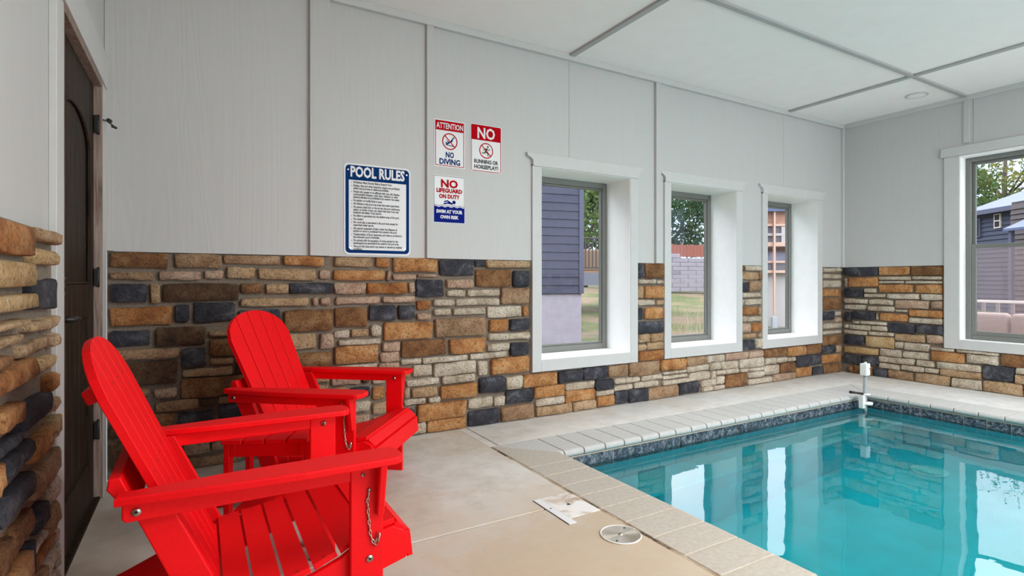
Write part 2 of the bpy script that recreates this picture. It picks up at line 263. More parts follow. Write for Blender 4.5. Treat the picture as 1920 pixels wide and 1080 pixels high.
STONES_R = '3511,3655,1162,1256,k 3279,3503,1160,1252,k 2965,3271,1165,1254,o 2654,2947,1158,1255,b 3618,3655,1025,1128,c 3281,3606,1030,1140,o 2950,3268,1111,1146,c 2663,2935,1114,1147,c 3020,3268,1072,1097,c 2663,2995,1070,1097,c 3442,3655,910,1008,k 3296,3430,965,1011,c 2935,3271,972,1057,o 2663,2907,967,1059,o 3198,3427,912,948,c 2871,3182,897,954,c 2658,2852,894,956,c 3391,3654,833,886,c 3129,3374,827,884,c 2780,3103,797,885,p 2658,2761,804,881,p 3416,3654,762,814,c 3113,3385,754,807,c 2980,3103,753,780,c 3570,3655,612,726,k 3312,3558,646,739,k 3279,3301,657,728,c 2975,3260,647,731,o 2658,2965,709,781,o 3488,3546,594,621,c 3187,3471,592,628,c 2658,2965,640,698,c 3612,3655,535,575,c 3359,3600,523,578,c 3184,3346,525,581,c 2915,3171,523,624,k 2654,2900,534,624,k 3402,3655,466,509,c 3119,3385,472,514,c 2818,3103,433,509,t 2654,2803,439,521,p 3425,3655,339,446,k 3113,3411,333,460,y 3020,3103,350,417,c 2780,3010,341,422,c 3279,3655,241,317,y 3041,3263,247,327,c 2780,3026,251,326,c 3465,3655,115,217,k 3274,3453,123,225,k 2920,3268,177,243,c 2732,2895,180,244,c 3056,3268,103,162,c 2823,3041,113,168,c 2691,2816,122,167,c 2557,2761,364,394,c 2198,2534,366,394,c 1982,2181,276,394,b 2467,2757,260,358,o 2201,2452,273,361,c 2337,2712,183,254,c 2337,2681,108,176,t 2085,2319,121,264,k 1957,2072,213,270,c 1957,2075,117,205,t 3341,3547,5,104,b 3182,3322,5,97,k 2931,3173,5,97,n 2591,2909,5,102,t 2329,2576,5,102,c 2020,2319,5,113,t 1926,2004,5,111,b 3552,3608,5,80,b 868,1052,326,384,n 1068,1252,346,384,o 1268,1452,286,384,t 1468,1592,286,384,a 1608,1852,286,384,t 1868,1952,326,384,t 1068,1252,296,334,o 868,1052,236,314,o 1068,1192,206,284,k 1208,1252,206,284,n 1868,1932,206,284,b 1268,1572,176,274,n 1588,1842,176,274,b 868,1052,126,224,n 1068,1252,126,184,b 1858,1932,136,184,t 1268,1392,66,164,k 1408,1652,106,164,o 1668,1842,66,164,o 1858,1902,6,124,d 868,1172,6,114,o 1188,1252,36,114,p 1408,1652,6,94,d 1268,1382,6,54,a 1668,1842,6,54,a'
STONES_L = '1550,2025,1172,1251,a 2038,2343,1221,1258,t 2038,2330,1150,1196,y 1550,2020,1085,1146,y 2029,2317,1012,1105,k 1550,2023,1022,1064,y 1601,1933,979,998,t 1993,2161,954,981,t 2179,2330,947,985,t 1730,1909,936,959,t 1941,2076,890,922,t 2086,2264,894,926,t 2278,2330,885,927,t 1692,1783,890,918,b 1550,2020,829,882,a 2140,2317,819,862,y 2234,2330,740,797,a 1717,1899,729,781,a 1915,2220,689,755,k 2031,2244,573,638,o 2256,2357,593,656,y 1799,2012,605,656,k 2041,2343,463,543,n 1744,2012,502,565,k 2050,2175,361,423,k 2197,2357,286,365,n 1844,2041,383,449,b 2070,2292,251,280,a 1358,1522,1216,1254,b 1358,1482,1106,1204,k 1358,1482,1006,1084,d 1538,1572,966,1004,n 1358,1482,936,994,n 1358,1482,836,914,t 1358,1482,786,824,o 1538,1662,766,804,k 1358,1482,736,774,d 1528,1662,656,754,k 1358,1502,626,724,a 2248,2342,676,714,t 1708,1892,676,704,k 1708,1772,586,654,o 1518,1662,586,644,p 1358,1492,576,614,k 1508,1662,476,574,o 1358,1482,456,554,t 1498,1662,356,454,b 1738,1822,376,454,b 1358,1482,366,444,k 2268,2352,386,444,c 2198,2252,386,434,c 1728,1972,266,364,o 1988,2022,266,364,k 1358,1482,296,354,t 1498,1662,306,344,o 2038,2172,306,334,c 1498,1692,236,294,b 1358,1482,176,274,n 2318,2372,226,264,c 1728,2022,156,254,b 2058,2182,146,224,t 2198,2302,166,224,c 1498,1622,156,214,p 1638,1692,156,214,t 2318,2372,136,214,c 1358,1482,126,164,p 2198,2302,96,154,c 1498,1692,86,144,n 1728,2022,66,144,n 2058,2172,96,134,k 2318,2372,66,124,c 1358,1482,36,114,k 2058,2302,46,84,c 1498,1622,6,64,o 1638,1692,6,64,d 1728,2022,6,54,d 2318,2372,6,54,c'
# ---------------------------------------------------------------- room shell
YS, YM, YB = 3.680, 3.700, 4.05          # long wall: siding face, mortar face, outside
XS, XM, XB = 6.755, 6.775, 7.00          # far wall
LS, LM, LB = -.440, -.432, -.60          # door wall
ZT, ZC = 1.262, 2.981                    # stone top, ceiling
YF = -3.0
HOLES_B = [(2.401, 3.345, .465, 2.015), (3.858, 4.790, .468, 2.020), (5.300, 6.220, .472, 2.030)]
HOLE_R = (1.00, 2.50, .50, 2.36)         # (y0, y1, z0, z1)
HB2 = [(h[0]-.018, h[1]+.018, h[2]-.018, h[3]+.018) for h in HOLES_B]
HR2 = (HOLE_R[0]-.018, HOLE_R[1]+.018, HOLE_R[2]-.018, HOLE_R[3]+.018)
def wall_b(rs, y0, y1): return [(a, b, y0, y1, c, d) for a, b, c, d in rs]
wall_back = struct(part('wall_back', boxes(M['mortar'], wall_b(holed(LM, XM, -.05, ZC+.1, HB2), YM, YB-.03))))
wall_right = struct(part('wall_right', boxes(M['mortar'], [(XM, XB, a, b, c, d) for a, b, c, d in holed(YF, YB-.03, -.05, ZC+.1, [HR2])])))
wall_left = struct(part('wall_left', boxes(M['mortar'], [(LB, LM, a, b, c, d) for a, b, c, d in holed(YF, 2.385, -.05, ZT, [])]+[(LB, LS-.004, a, b, c, d) for a, b, c, d in holed(YF, YM, -.05, ZC+.1, [(YF, 2.385, -.05, ZT), (2.50, 3.42, -.05, 2.10)])])))
FH = [(1.9, 4.1, .02, 2.3), (4.4, 6.6, .02, 2.3)]
wall_front = struct(part('wall_front', boxes(M['siding'], wall_b(holed(LM, XM, -.05, ZC+.1, FH), YF-.2, YF))))
part('outer_cladding', boxes(M['siding'], wall_b(holed(-.6, 7.0, -.3, ZC+.3, HB2), YB-.03, YB)), wall_back)
def fcase(name, x0, x1):
    w_ = thing(name, 'x', 'x'); del w_['label']; del w_['category']; w_['kind'] = 'structure'
    part('door_frame', boxes(M['trim'], [(x0, x0+.06, YF-.15, YF+.02, .02, 2.3), (x1-.06, x1, YF-.15, YF+.02, .02, 2.3), (x0+.06, x1-.06, YF-.15, YF+.02, 2.24, 2.3), ((x0+x1)/2-.04, (x0+x1)/2+.04, YF-.12, YF-.02, .02, 2.24)]), w_)
    return w_
fcase('door_2', 1.9, 4.1); fcase('door_3', 4.4, 6.6)
# siding panels above the stone (each a child panel, thin open seams)
g = .0015
for a, b in ((LS, .68), (.68, 1.445), (1.445, 2.682), (2.682, 3.68), (3.68, 5.594), (5.594, XS)):
    hs = [(h[0]-.02, h[1]+.02, h[2]-.02, h[3]+.02) for h in HOLES_B]
    part('siding_panel', boxes(M['siding'], wall_b(holed(a+g, b-g, ZT, ZC, hs), YS, YM)), wall_back)
for a, b in ((YF, -.6), (-.6, .62), (.62, 2.40), (2.40, YS-.002)):
    part('siding_panel', boxes(M['siding'], [(XS, XM, y0, y1, z0, z1) for y0, y1, z0, z1 in holed(a+g, b-g, ZT, ZC, [(.98, 2.52, .48, 2.38)])]), wall_right)
for a, b in ((YF, .0), (.0, 1.2), (1.2, YS)):
    part('siding_panel', boxes(M['siding'], [(LS-.004, LS, y0, y1, z0, z1) for y0, y1, z0, z1 in holed(a+g, b-g, ZT, ZC, [(2.50, 3.42, -.1, 2.10)])]), wall_left)
# fix the mortar of the door wall under the siding plane, and the strip beside the door down to the floor
part('siding_panel', boxes(M['siding'], [(LS-.004, LS, 3.42, YS, .0, ZT)]), wall_left)
# battens and boards
bt = [('batten', (.621, .745, YS-.032, YS, ZT, 2.93)), ('batten', (1.416, 1.468, YS-.026, YS, ZT, 2.93)), ('batten', (3.653, 3.715, YS-.026, YS, ZT, 2.93))]
for nm, a in bt: part(nm, boxm(M['siding'], *a, bev=.002), wall_back)
part('corner_board', boxm(M['siding'], LS+.001, -.397, YS-.028, YS, ZT+.002, ZC, bev=.002), wall_back)
part('frieze_board', boxm(M['trim'], -.396, XS-.002, YS-.034, YS, 2.93, ZC, bev=.003), wall_back)
part('frieze_board', boxm(M['trim'], XS-.016, XS, YF, YS-.017, 2.93, ZC, bev=.003), wall_right)
part('corner_board', boxm(M['trim'], XS-.03, XS, YS-.03, YS, ZT, 2.929, bev=.002), wall_right)
part('batten', boxm(M['siding'], XS-.014, XS, 2.425, 2.475, 2.50, 2.929, bev=.002), wall_right)
part('batten', boxm(M['siding'], XS-.014, XS, .6, .65, 2.50, 2.929, bev=.002), wall_right)
part('batten', boxm(M['siding'], LS, LS+.014, 1.19, 1.25, ZT+.01, ZC, bev=.002), wall_left)
# ceiling with battens
ceiling = struct(part('ceiling', boxm(M['ceiling'], LB, XB, YF-.2, YB-.03, ZC, ZC+.1)))
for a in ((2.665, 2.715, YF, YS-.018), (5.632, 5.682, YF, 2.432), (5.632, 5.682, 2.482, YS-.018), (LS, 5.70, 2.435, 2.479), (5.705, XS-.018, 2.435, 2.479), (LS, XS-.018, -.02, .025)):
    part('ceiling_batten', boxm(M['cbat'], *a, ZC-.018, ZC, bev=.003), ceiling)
# ---------------------------------------------------------------- the stones
def stone_mesh(u0, u1, z0, z1, depth, mat, rnd, frame):
    """rough ashlar block: 3 rings of 10 points and a fan; frame maps (u, z, out) to xyz"""
    W, H_ = u1-u0, z1-z0; cx, cz = (u0+u1)/2, (z0+z1)/2
    c = min(.009, W*.16, H_*.18)
    base = []
    nu = 2 if W < .14 else 3
    for i in range(nu+1): base.append((u0+c+(W-2*c)*i/nu, z0))
    base += [(u1, z0+c), (u1, z1-c)]
    for i in range(nu+1): base.append((u1-c-(W-2*c)*i/nu, z1))
    base += [(u0, z1-c), (u0, z0+c)]
    j = min(.005, H_*.07)
    base = [(x+rnd.uniform(-j, j), z+rnd.uniform(-j, j)) for x, z in base]
    n_ = len(base); verts = []; faces = []
    for ins, o in ((0, -.004), (0, depth*.72), (min(.004, H_*.09), depth)):
        for (x, z) in base:
            dx, dz = cx-x, cz-z
            sx = ins*(1 if dx > 0 else -1)*(1 if abs(dx) > W*.3 else .2); sz = ins*(1 if dz > 0 else -1)
            verts.append(frame(x+sx, z+sz, o+(rnd.uniform(-.0045, .0045) if o > 0 else 0)))
    for r in range(2):
        for i in range(n_): faces.append((r*n_+i, r*n_+(i+1) % n_, (r+1)*n_+(i+1) % n_, (r+1)*n_+i))
    # spine of inner points
    sp = []
    for i in range(nu+1):
        verts.append(frame(u0+c+(W-2*c)*i/nu, cz+rnd.uniform(-.1, .1)*H_, depth+rnd.uniform(-.001, .006))); sp.append(len(verts)-1)
    t = 2*n_
    for i in range(nu): faces.append((t+i, t+i+1, sp[i+1], sp[i]))
    a = t+nu
    faces += [(a, a+1, sp[nu]), (a+1, a+2, sp[nu]), (a+2, a+3, sp[nu])]
    for i in range(nu): faces.append((t+nu+3+i, t+nu+4+i, sp[nu-1-i], sp[nu-i]))
    b = t+2*nu+3
    faces += [(b, b+1, sp[0]), (b+1, b+2, sp[0]), (b+2, t, sp[0])]
    me = bpy.data.meshes.new('stone'); me.from_pydata(verts, [], faces); me.update(); me.materials.append(mat)
    bm = bmesh.new(); bm.from_mesh(me); bmesh.ops.recalc_face_normals(bm, faces=bm.faces); bm.to_mesh(me); bm.free()
    for i, p in enumerate(me.polygons): p.use_smooth = True
    return me
FB = lambda u, z, o: (u, YM-o, z)
FR = lambda u, z, o: (XM-o, u, z)
FL = lambda u, z, o: (LM+o, u, z)
def lay(data, frame, parent, dep, seed):
    rnd = random.Random(seed)
    for s_ in data.split():
        a, b, c, d, k_ = s_.split(','); a, b, c, d = [int(q)/1000 for q in (a, b, c, d)]
        part('stone', stone_mesh(a, b, c, d, dep+rnd.uniform(-.006, .009), SM[k_], rnd, frame), parent)
lay(STONES_B, FB, wall_back, .030, 1); lay(STONES_R, FR, wall_right, .030, 2); lay(STONES_L, FL, wall_left, .030, 3)
def lay_rest(frame, parent, u0, u1, seed, cols):
    """the same stonework where the photograph does not reach, joined"""
    rnd = random.Random(seed); z = .006; bm = bmesh.new(); mats = [SM[c] for c in 'kbdotpcn']; 
    while z < 1.24:
        h = min(rnd.choice([.045, .07, .09, .11]), 1.256-z)
        if 1.256-z-h < .04: h = 1.256-z
        u = u0
        while u < u1-.03:
            W = min(rnd.uniform(.12, .34), u1-u)
            if u1-u-W < .06: W = u1-u
            me = stone_mesh(u+.007, u+W-.007, z, z+h-.012, .03+rnd.uniform(-.005, .008), mats[0], rnd, frame)
            n0 = len(bm.faces); bm.from_mesh(me); bm.faces.ensure_lookup_table(); mi = rnd.choice(cols)
            for f in bm.faces[n0:]: f.material_index = mi; f.smooth = True
            bpy.data.meshes.remove(me); u += W
        z += h
    o = part('stonework', mesh_from(bm, mats), parent); o['kind'] = 'stuff'
lay_rest(FR, wall_right, YF, .855, 7, [0, 1, 3, 4, 6, 6, 6, 5, 7]); lay_rest(FL, wall_left, YF, 1.345, 8, [0, 1, 2, 3, 4, 5, 7])
# ---------------------------------------------------------------- windows of the long wall
def window_b(n_, h, hx0):
    x0, x1, z0, z1 = h; t = .02
    w_ = thing('window_%d' % n_, 'x', 'x', ((x0+x1)/2, YS, z0)); del w_['label']; del w_['category']; w_['kind'] = 'structure'
    def P(nm, me, par=None):
        o = part(nm, me, par or w_)
        if par is None: o.location = (-w_.location[0], -w_.location[1], -w_.location[2])
        return o
    yi = 3.985
    P('jamb_liner', boxes(M['reveal'], [(x0-.018, x0, YS-.012, yi+.05, z0-.018, z1+.018), (x1, x1+.018, YS-.012, yi+.05, z0-.018, z1+.018), (x0, x1, YS-.012, yi+.05, z1, z1+.018)]))
    P('sill', boxm(M['reveal'], x0, x1, YS-.012, yi+.05, z0-.018, z0, bev=.001))
    yc = 3.662
    cw = .090
    P('casing', boxm(M['trim'], x0-cw, x0-.004, yc, YM+.01, z0-.098, z1+.02, bev=.002))
    P('casing', boxm(M['trim'], x1+.004, x1+cw, yc, YM+.01, z0-.098, z1+.02, bev=.002))
    P('casing', boxm(M['trim'], x0-.0035, x1+.0035, yc, YM+.01, z0-.098, z0-.004, bev=.002))
    # head casing with a cove-cut crown at both ends
    a, b, zb, zt = x0-cw, x1+cw, z1+.004, z1+.105
    pts = [(a, zb), (b, zb), (b, zb+.045), (b+.012, zb+.055), (b+.028, zb+.066), (b+.052, zb+.074), (b+.055, zt), (a-.055, zt), (a-.052, zb+.074), (a-.028, zb+.066), (a-.012, zb+.055), (a, zb+.045)]
    P('head_casing', prismm(M['trim'], pts, yc-.012, YM-.015, 'y', bev=.002))
    f = .052
    fr = P('window_frame', boxes(M['sash'], [(x0, x0+f, yi, yi+.045, z0, z1), (x1-f, x1, yi, yi+.045, z0, z1), (x0+f, x1-f, yi, yi+.045, z1-f, z1), (x0+f, x1-f, yi, yi+.045, z0, z0+f)], bev=.004))
    q = f+.018
    part('sash_bead', boxes(M['sash'], [(x0+f, x0+q, yi+.012, yi+.04, z0+f, z1-f), (x1-q, x1-f, yi+.012, yi+.04, z0+f, z1-f), (x0+q, x1-q, yi+.012, yi+.04, z1-q, z1-f), (x0+q, x1-q, yi+.012, yi+.04, z0+f, z0+q)], bev=.003), fr)
    part('pane', pyd([(x0+q-.004, yi+.026, z0+q-.004), (x1-q+.004, yi+.026, z0+q-.004), (x1-q+.004, yi+.026, z1-q+.004), (x0+q-.004, yi+.026, z1-q+.004)], [(0, 1, 2, 3)], M['glass']), fr)
    return w_
for i, h in enumerate(HOLES_B): window_b(i+1, h, 0)
# ---------------------------------------------------------------- big double-hung window of the far wall
y0, y1, z0, z1 = HOLE_R
w4 = thing('window_4', 'x', 'x', (XS, 1.75, z0)); del w4['label']; del w4['category']; w4['kind'] = 'structure'
def P4(nm, me, par=None):
    o = part(nm, me, par or w4)
    if par is None: o.location = -w4.location
    return o
xi = 6.86
P4('jamb_liner', boxes(M['reveal'], [(XS-.012, xi+.06, y1, y1+.018, z0-.018, z1+.018), (XS-.012, xi+.06, y0-.018, y0, z0-.018, z1+.018), (XS-.012, xi+.06, y0, y1, z1, z1+.018)]))
P4('sill', boxm(M['reveal'], XS-.012, xi+.06, y0, y1, z0-.018, z0))
xc = 6.737
P4('casing', boxm(M['trim'], xc, XM+.01, y1+.006, y1+.140, z0-.10, z1+.02, bev=.002))
P4('casing', boxm(M['trim'], xc, XM+.01, y0-.140, y0-.006, z0-.10, z1+.02, bev=.002))
P4('casing', boxm(M['trim'], xc, XM+.01, y0-.0055, y1+.0055, z0-.10, z0-.004, bev=.002))
P4('head_casing', boxm(M['trim'], xc-.012, XM-.015, y0-.16, y1+.165, z1+.021, z1+.115, bev=.003))
f = .045
fr4 = P4('window_frame', boxes(M['sash'], [(xi, xi+.06, y1-f, y1, z0, z1), (xi, xi+.06, y0, y0+f, z0, z1), (xi, xi+.06, y0+f, y1-f, z1-f, z1), (xi, xi+.06, y0+f, y1-f, z0, z0+f)], bev=.004))
zm = 1.45; a, b = y0+f, y1-f
def sash(nm, xa, xb, za, zb, s_, par):
    s2 = part(nm, boxes(M['sash'], [(xa, xb, a, a+s_, za, zb), (xa, xb, b-s_, b, za, zb), (xa, xb, a+s_, b-s_, zb-s_, zb), (xa, xb, a+s_, b-s_, za, za+s_)], bev=.003), par)
    return s2
sash('upper_sash', xi+.034, xi+.056, zm-.018, z1-f, .03, fr4); sash('lower_sash', xi+.006, xi+.03, z0+f, zm+.022, .042, fr4)
quad4 = lambda x_, ya, yb, za, zb, m_: pyd([(x_, yb, za), (x_, ya, za), (x_, ya, zb), (x_, yb, zb)], [(0, 1, 2, 3)], m_)
part('pane', quad4(xi+.045, a+.02, b-.02, zm, z1-f-.02, M['glass']), fr4)
part('pane', quad4(xi+.018, a+.03, b-.03, z0+f+.03, zm-.01, M['glass']), fr4)
part('screen_with_reflection', quad4(xi+.062, a, b, z0+f, zm, M['screen']), fr4)
# ---------------------------------------------------------------- door
d1 = thing('door_1', 'x', 'x', (-.45, 2.96, 0)); del d1['label']; del d1['category']; d1['kind'] = 'structure'
def PD(nm, me, par=None, lab=None):
    o = part(nm, me, par or d1)
    if par is None: o.location = -d1.location
    if lab: o['label'] = lab
    return o
D0, D1, DT = 2.515, 3.405, 2.075      # leaf
xf = -.452
# leaf: stiles, arched top rail, lock rail, bottom rail
PD('door_stile', boxm(M['door'], xf-.04, xf, D0, D0+.115, .015, DT, bev=.003)); PD('door_stile', boxm(M['door'], xf-.04, xf, D1-.115, D1, .015, DT, bev=.003))
p0, p1 = D0+.1155, D1-.1155; pc = (p0+p1)/2
def arch(y, drop=0): return 1.70+.165*math.sqrt(max(0, 1-((y-pc)/((p1-p0)/2*1.02))**2))-drop
N = 14
pts = [(p0, DT), (p0, arch(p0))] + [(p0+(p1-p0)*i/N, arch(p0+(p1-p0)*i/N)) for i in range(1, N)] + [(p1, arch(p1)), (p1, DT)]
PD('top_rail', prismm(M['door'], pts, xf-.04, xf, 'x', bev=.002))
PD('lock_rail', boxm(M['door'], xf-.04, xf, p0, p1, .93, 1.085, bev=.003)); PD('bottom_rail', boxm(M['door'], xf-.04, xf, p0, p1, .015, .22, bev=.003))
npl = 7
for i in range(npl):
    ya = p0+(p1-p0)*i/npl+.0015; yb = p0+(p1-p0)*(i+1)/npl-.0015
    zt = min(arch(ya), arch(yb))
    PD('plank', prismm(M['door'], [(ya, 1.06), (yb, 1.06), (yb, arch(yb)+.02), (ya, arch(ya)+.02)], xf-.034, xf-.013, 'x', bev=.003))
    PD('plank', boxm(M['door'], xf-.034, xf-.013, ya, yb, .2, .95, bev=.003))
mold = [(p0+(p1-p0)*i/24, arch(p0+(p1-p0)*i/24)-.004) for i in range(25)]
PD('panel_moulding', tubem(M['door'], [(xf-.004, y, z) for y, z in [(p0+.004, 1.09)]+mold+[(p1-.004, 1.09), (p0+.004, 1.09)]], .008, 6))
# frame of the door
PD('jamb', boxm(M['jamb'], -.60, -.4175, 3.407, 3.42, .0, 2.10)); PD('jamb', boxm(M['jamb'], -.60, -.4175, 2.50, 2.513, .0, 2.10)); PD('jamb', boxm(M['jamb'], -.60, -.4175, 2.513, 3.407, 2.078, 2.10))
PD('casing', boxm(M['trim'], LS, -.417, 3.4205, 3.545, .0, 2.155, bev=.002)); PD('casing', boxm(M['trim'], LS, -.417, 2.385, 2.4995, .0, 2.155, bev=.002))
PD('head_casing', prismm(M['trim'], [(2.40, 2.1005), (3.52, 2.1005), (3.52, 2.1)]+[(3.545, 2.156), (3.555, 2.17), (3.575, 2.185), (3.585, 2.27), (2.33, 2.27), (2.345, 2.18), (2.385, 2.156)], LS, -.409, 'x'))
PD('threshold', boxm(M['door'], -.60, -.425, 2.50, 3.42, .0, .014, bev=.004))
for zh in (1.885, 1.118, .353):
    hg = PD('hinge', boxm(M['black'], -.449, -.432, 3.380, 3.412, zh-.043, zh+.043, bev=.002)); part('hinge_barrel', tubem(M['black'], [(-.434, 3.409, zh-.05), (-.434, 3.409, zh+.05)], .007, 8), hg)
ds = PD('hinge_pin_stop', tubem(M['black'], [(-.430, 3.409, 1.915), (-.405, 3.43, 1.917), (-.385, 3.50, 1.913)], .0035, 6)); part('stop_bumper', tubem(M['black'], [(-.398, 3.452, 1.926), (-.392, 3.475, 1.926)], .010, 8), ds); part('stop_bumper', tubem(M['black'], [(-.388, 3.50, 1.908), (-.372, 3.52, 1.905)], .007, 8), ds)
ks = PD('keypad_lock', boxm(M['black'], xf, xf+.02, 2.548, 2.612, 1.0, 1.12, bev=.006)); part('keypad_button', boxm(M['steel'], xf+.02, xf+.022, 2.56, 2.60, 1.075, 1.09), ks); part('keypad_button', boxm(M['steel'], xf+.02, xf+.022, 2.56, 2.60, 1.045, 1.06), ks); part('keypad_button', boxm(M['steel'], xf+.02, xf+.022, 2.56, 2.60, 1.105, 1.115), ks)
hb = PD('door_handle', tubem(M['black'], [(xf, 2.58, .955), (xf+.05, 2.58, .955), (xf+.052, 2.62, .955), (xf+.050, 2.70, .95)], [.012, .011, .010, .007], 8)); part('handle_plate', boxm(M['black'], xf, xf+.006, 2.55, 2.61, .90, 1.0, bev=.003), hb)
# ---------------------------------------------------------------- deck
floor = struct(part('floor', boxes(simple('soil', (.20, .15, .10), .95), [(LB, 1.69, YF-.2, YM, -.30, -.10), (1.69, XB, 3.185, YM, -.30, -.10), (6.0, XB, YF-.2, 3.185, -.30, -.10), (1.69, 6.0, YF-.2, -2.36, -.30, -.10)])))
part('concrete_slab', boxm(M['concrete'], LB, 1.672, 2.184, YM, -.10, 0, bev=.004), floor)
part('concrete_slab', boxm(M['concrete'], LB, 1.672, YF-.2, 2.176, -.10, 0, bev=.004), floor)
part('concrete_slab', prismm(M['concrete_far'], [(1.742, 3.19), (6.00, 3.19), (6.00, -2.35), (1.742, -2.35), (1.742, YF-.2), (XM, YF-.2), (XM, YM), (1.742, YM)], -.10, 0, 'z', bev=.003), floor)
part('concrete_slab', boxm(M['concrete_far'], 1.672, 1.734, 3.19, YM, -.10, 0, bev=.002), floor)
jf = simple('joint_filler', (.035, .028, .02), .9)
part('expansion_strip', boxm(jf, LB, 1.672, 2.176, 2.184, -.10, -.012), floor)
part('expansion_strip', boxm(jf, 1.734, 1.742, 3.19, YM, -.10, -.006), floor)
mk, n, b = newmat('weathered_caulk'); b.inputs['Roughness'].default_value = .9
s = tex_noise(n, 3.2, 5, .7, vec=(2, 1, 1)); n.links.new(ramp(n, s.outputs['Fac'], [(.40, (.06, .035, .02)), (.47, (.34, .24, .15)), (.6, (.52, .43, .32))]), b.inputs['Base Color']); bump(n, b, s.outputs['Fac'], .5, .01)
cs = part('caulk_strip', boxm(mk, 1.672, 1.690, -2.35, 3.189, -.10, -.003), floor)
# ---------------------------------------------------------------- pool
pool = thing('swimming_pool', 'indoor swimming pool of clear turquoise water edged with rounded concrete pavers', 'pool', (3.85, .4, 0))
PL = (-3.85, -.4, 0)
def PP(nm, me, lab=None):
    o = part(nm, me, pool); o.location = PL
    if lab: o['label'] = lab
    return o
Lp = .335
XI, XJ, YI = 2.025, 5.66, 2.855      # nose lines: 2.025, 5.66, 2.855
PX0, PX1, PY0, PY1, PB = 1.995, 5.69, -2.0, 2.885, -1.25
bm = bmesh.new()
for a in ((PX0-.15, PX0, PY0-.15, PY1+.15, PB-.1, -.058), (PX1, PX1+.15, PY0-.15, PY1+.15, PB-.1, -.058), (PX0, PX1, PY1, PY1+.15, PB-.1, -.058), (PX0, PX1, PY0-.15, PY0, PB-.1, -.058), (PX0, PX1, PY0, PY1, PB-.1, PB)): bbox(bm, *a)
# entry bench along the window side
bbox(bm, PX0, PX1, PY1-.34, PY1, PB, -.52, bev=.02)
PP('basin', mesh_from(bm, M['plaster']), 'smooth turquoise plaster basin with a bench')
wz = -.125
bm = bmesh.new(); bmesh.ops.create_grid(bm, x_segments=2, y_segments=2, size=.5)
for v in bm.verts: v.co = Vector((PX0+(v.co.x+.5)*(PX1-PX0), PY0+(v.co.y+.5)*(PY1-PY0), wz))
PP('water', mesh_from(bm, M['water']), 'still clear water with window reflections')
tw = .155
def tiles(a0, a1, mk):
    n_ = int((a1-a0)/tw); st = (a1-a0)/n_
    for i in range(n_): PP('waterline_tile', mk(a0+i*st+.003, a0+(i+1)*st-.003))
tiles(PX0, PX1-.008, lambda a, b: boxm(M['tile'], a, b, PY1-.008, PY1+.002, -.205, -.062, bev=.001))
tiles(PY0+.6, PY1-.010, lambda a, b: boxm(M['tile'], PX1-.008, PX1+.002, a, b, -.205, -.062, bev=.001))
tiles(PY0+1.5, PY1-.010, lambda a, b: boxm(M['tile'], PX0-.002, PX0+.008, a, b, -.205, -.062, bev=.001))
PP('tile_grout', boxes(M['grout'], [(PX0, PX1, PY1-.004, PY1+.003, -.21, -.0535), (PX1-.004, PX1+.003, PY0, PY1, -.21, -.0535), (PX0-.003, PX0+.004, PY0, PY1, -.21, -.0535)]))
PP('grout_bed', boxes(M['grout'], [(PX0-.30, PX0+.010, PY0-.35, PY1+.30, -.058, -.0525), (PX1-.010, PX1+.30, PY0-.35, PY1+.30, -.058, -.0525), (PX0+.010, PX1-.010, PY1-.010, PY1+.30, -.058, -.0525), (PX0+.010, PX1-.010, PY0-.35, PY0+.012, -.058, -.0525)]))
PP('joint_grout', boxes(M['grout'], [(1.691, XI-.020, PY0-.34, YI+Lp-.002, -.0524, -.0045), (XJ+.020, XJ+Lp-.002, PY0-.34, YI+Lp-.002, -.0524, -.0045), (XI-.020, XJ+.020, YI+.020, YI+Lp-.002, -.0524, -.0045)]))
# bullnose pavers: profile along s (0 = back, .345 = nose)
def nose_profile(L=.335):
    h = .052; r = .025; out = [(0, -h), (0, -.002), (.003, 0), (L-r, 0)]
    for i in range(1, 6):
        t = i/6*math.pi; out.append((L-r+r*math.sin(t), -r+r*math.cos(t)) if t <= math.pi/2 else (L-r+r*math.sin(t)*1.0, -r+(h-r-.004)*math.cos(t)))
    out.append((L-r*.9, -h)); return out
NP = nose_profile()
def paver(a0, a1, frame, cut0=None, cut1=None, mat='coping'):
    """prism of the nose profile between a0 and a1 along the run; cut(s) shifts the end with s for mitres"""
    verts = []; n_ = len(NP)
    for e_, cut in ((a0, cut0), (a1, cut1)):
        for s_, z in NP: verts.append(frame((cut(s_) if cut else e_), s_, z))
    faces = [tuple(range(n_))[::-1], tuple(range(n_, 2*n_))]+[(i, (i+1) % n_, n_+(i+1) % n_, n_+i) for i in range(n_)]
    me = pyd(verts, faces, M['coping' if frame is fn else 'coping_far']); bm = bmesh.new(); bm.from_mesh(me); bmesh.ops.recalc_face_normals(bm, faces=bm.faces)
    bmesh.ops.bevel(bm, geom=[e_ for e_ in bm.edges if e_.calc_face_angle(0) > 1.2 and e_.calc_length() > 0], offset=.0025, segments=1, affect='EDGES')
    bm.to_mesh(me); bm.free(); return me
Lp = .335
rc = random.Random(4)
def lift(o): o.rotation_euler = (rc.uniform(-.002, .002), rc.uniform(-.002, .002), 0)
fn = lambda a, s_, z: (XI-Lp+s_, a, z)             # near run (nose towards +X)
ff = lambda a, s_, z: (XJ+Lp-s_, a, z)             # far run
fl = lambda a, s_, z: (a, YI+Lp-s_, z)             # long run under the windows
gj = .0045
ys = [2.545, 2.378, 2.222, 2.052, 1.878, 1.705, 1.530, 1.357]
y = 1.357
while y > PY0+.1: y -= .172; ys.append(y)
PP('coping_paver', paver(0, 0, fn, cut0=lambda s_: 2.555, cut1=lambda s_: 2.705))
PP('coping_paver', paver(0, 0, fn, cut0=lambda s_: 2.713, cut1=lambda s_: YI+Lp-s_-.004))
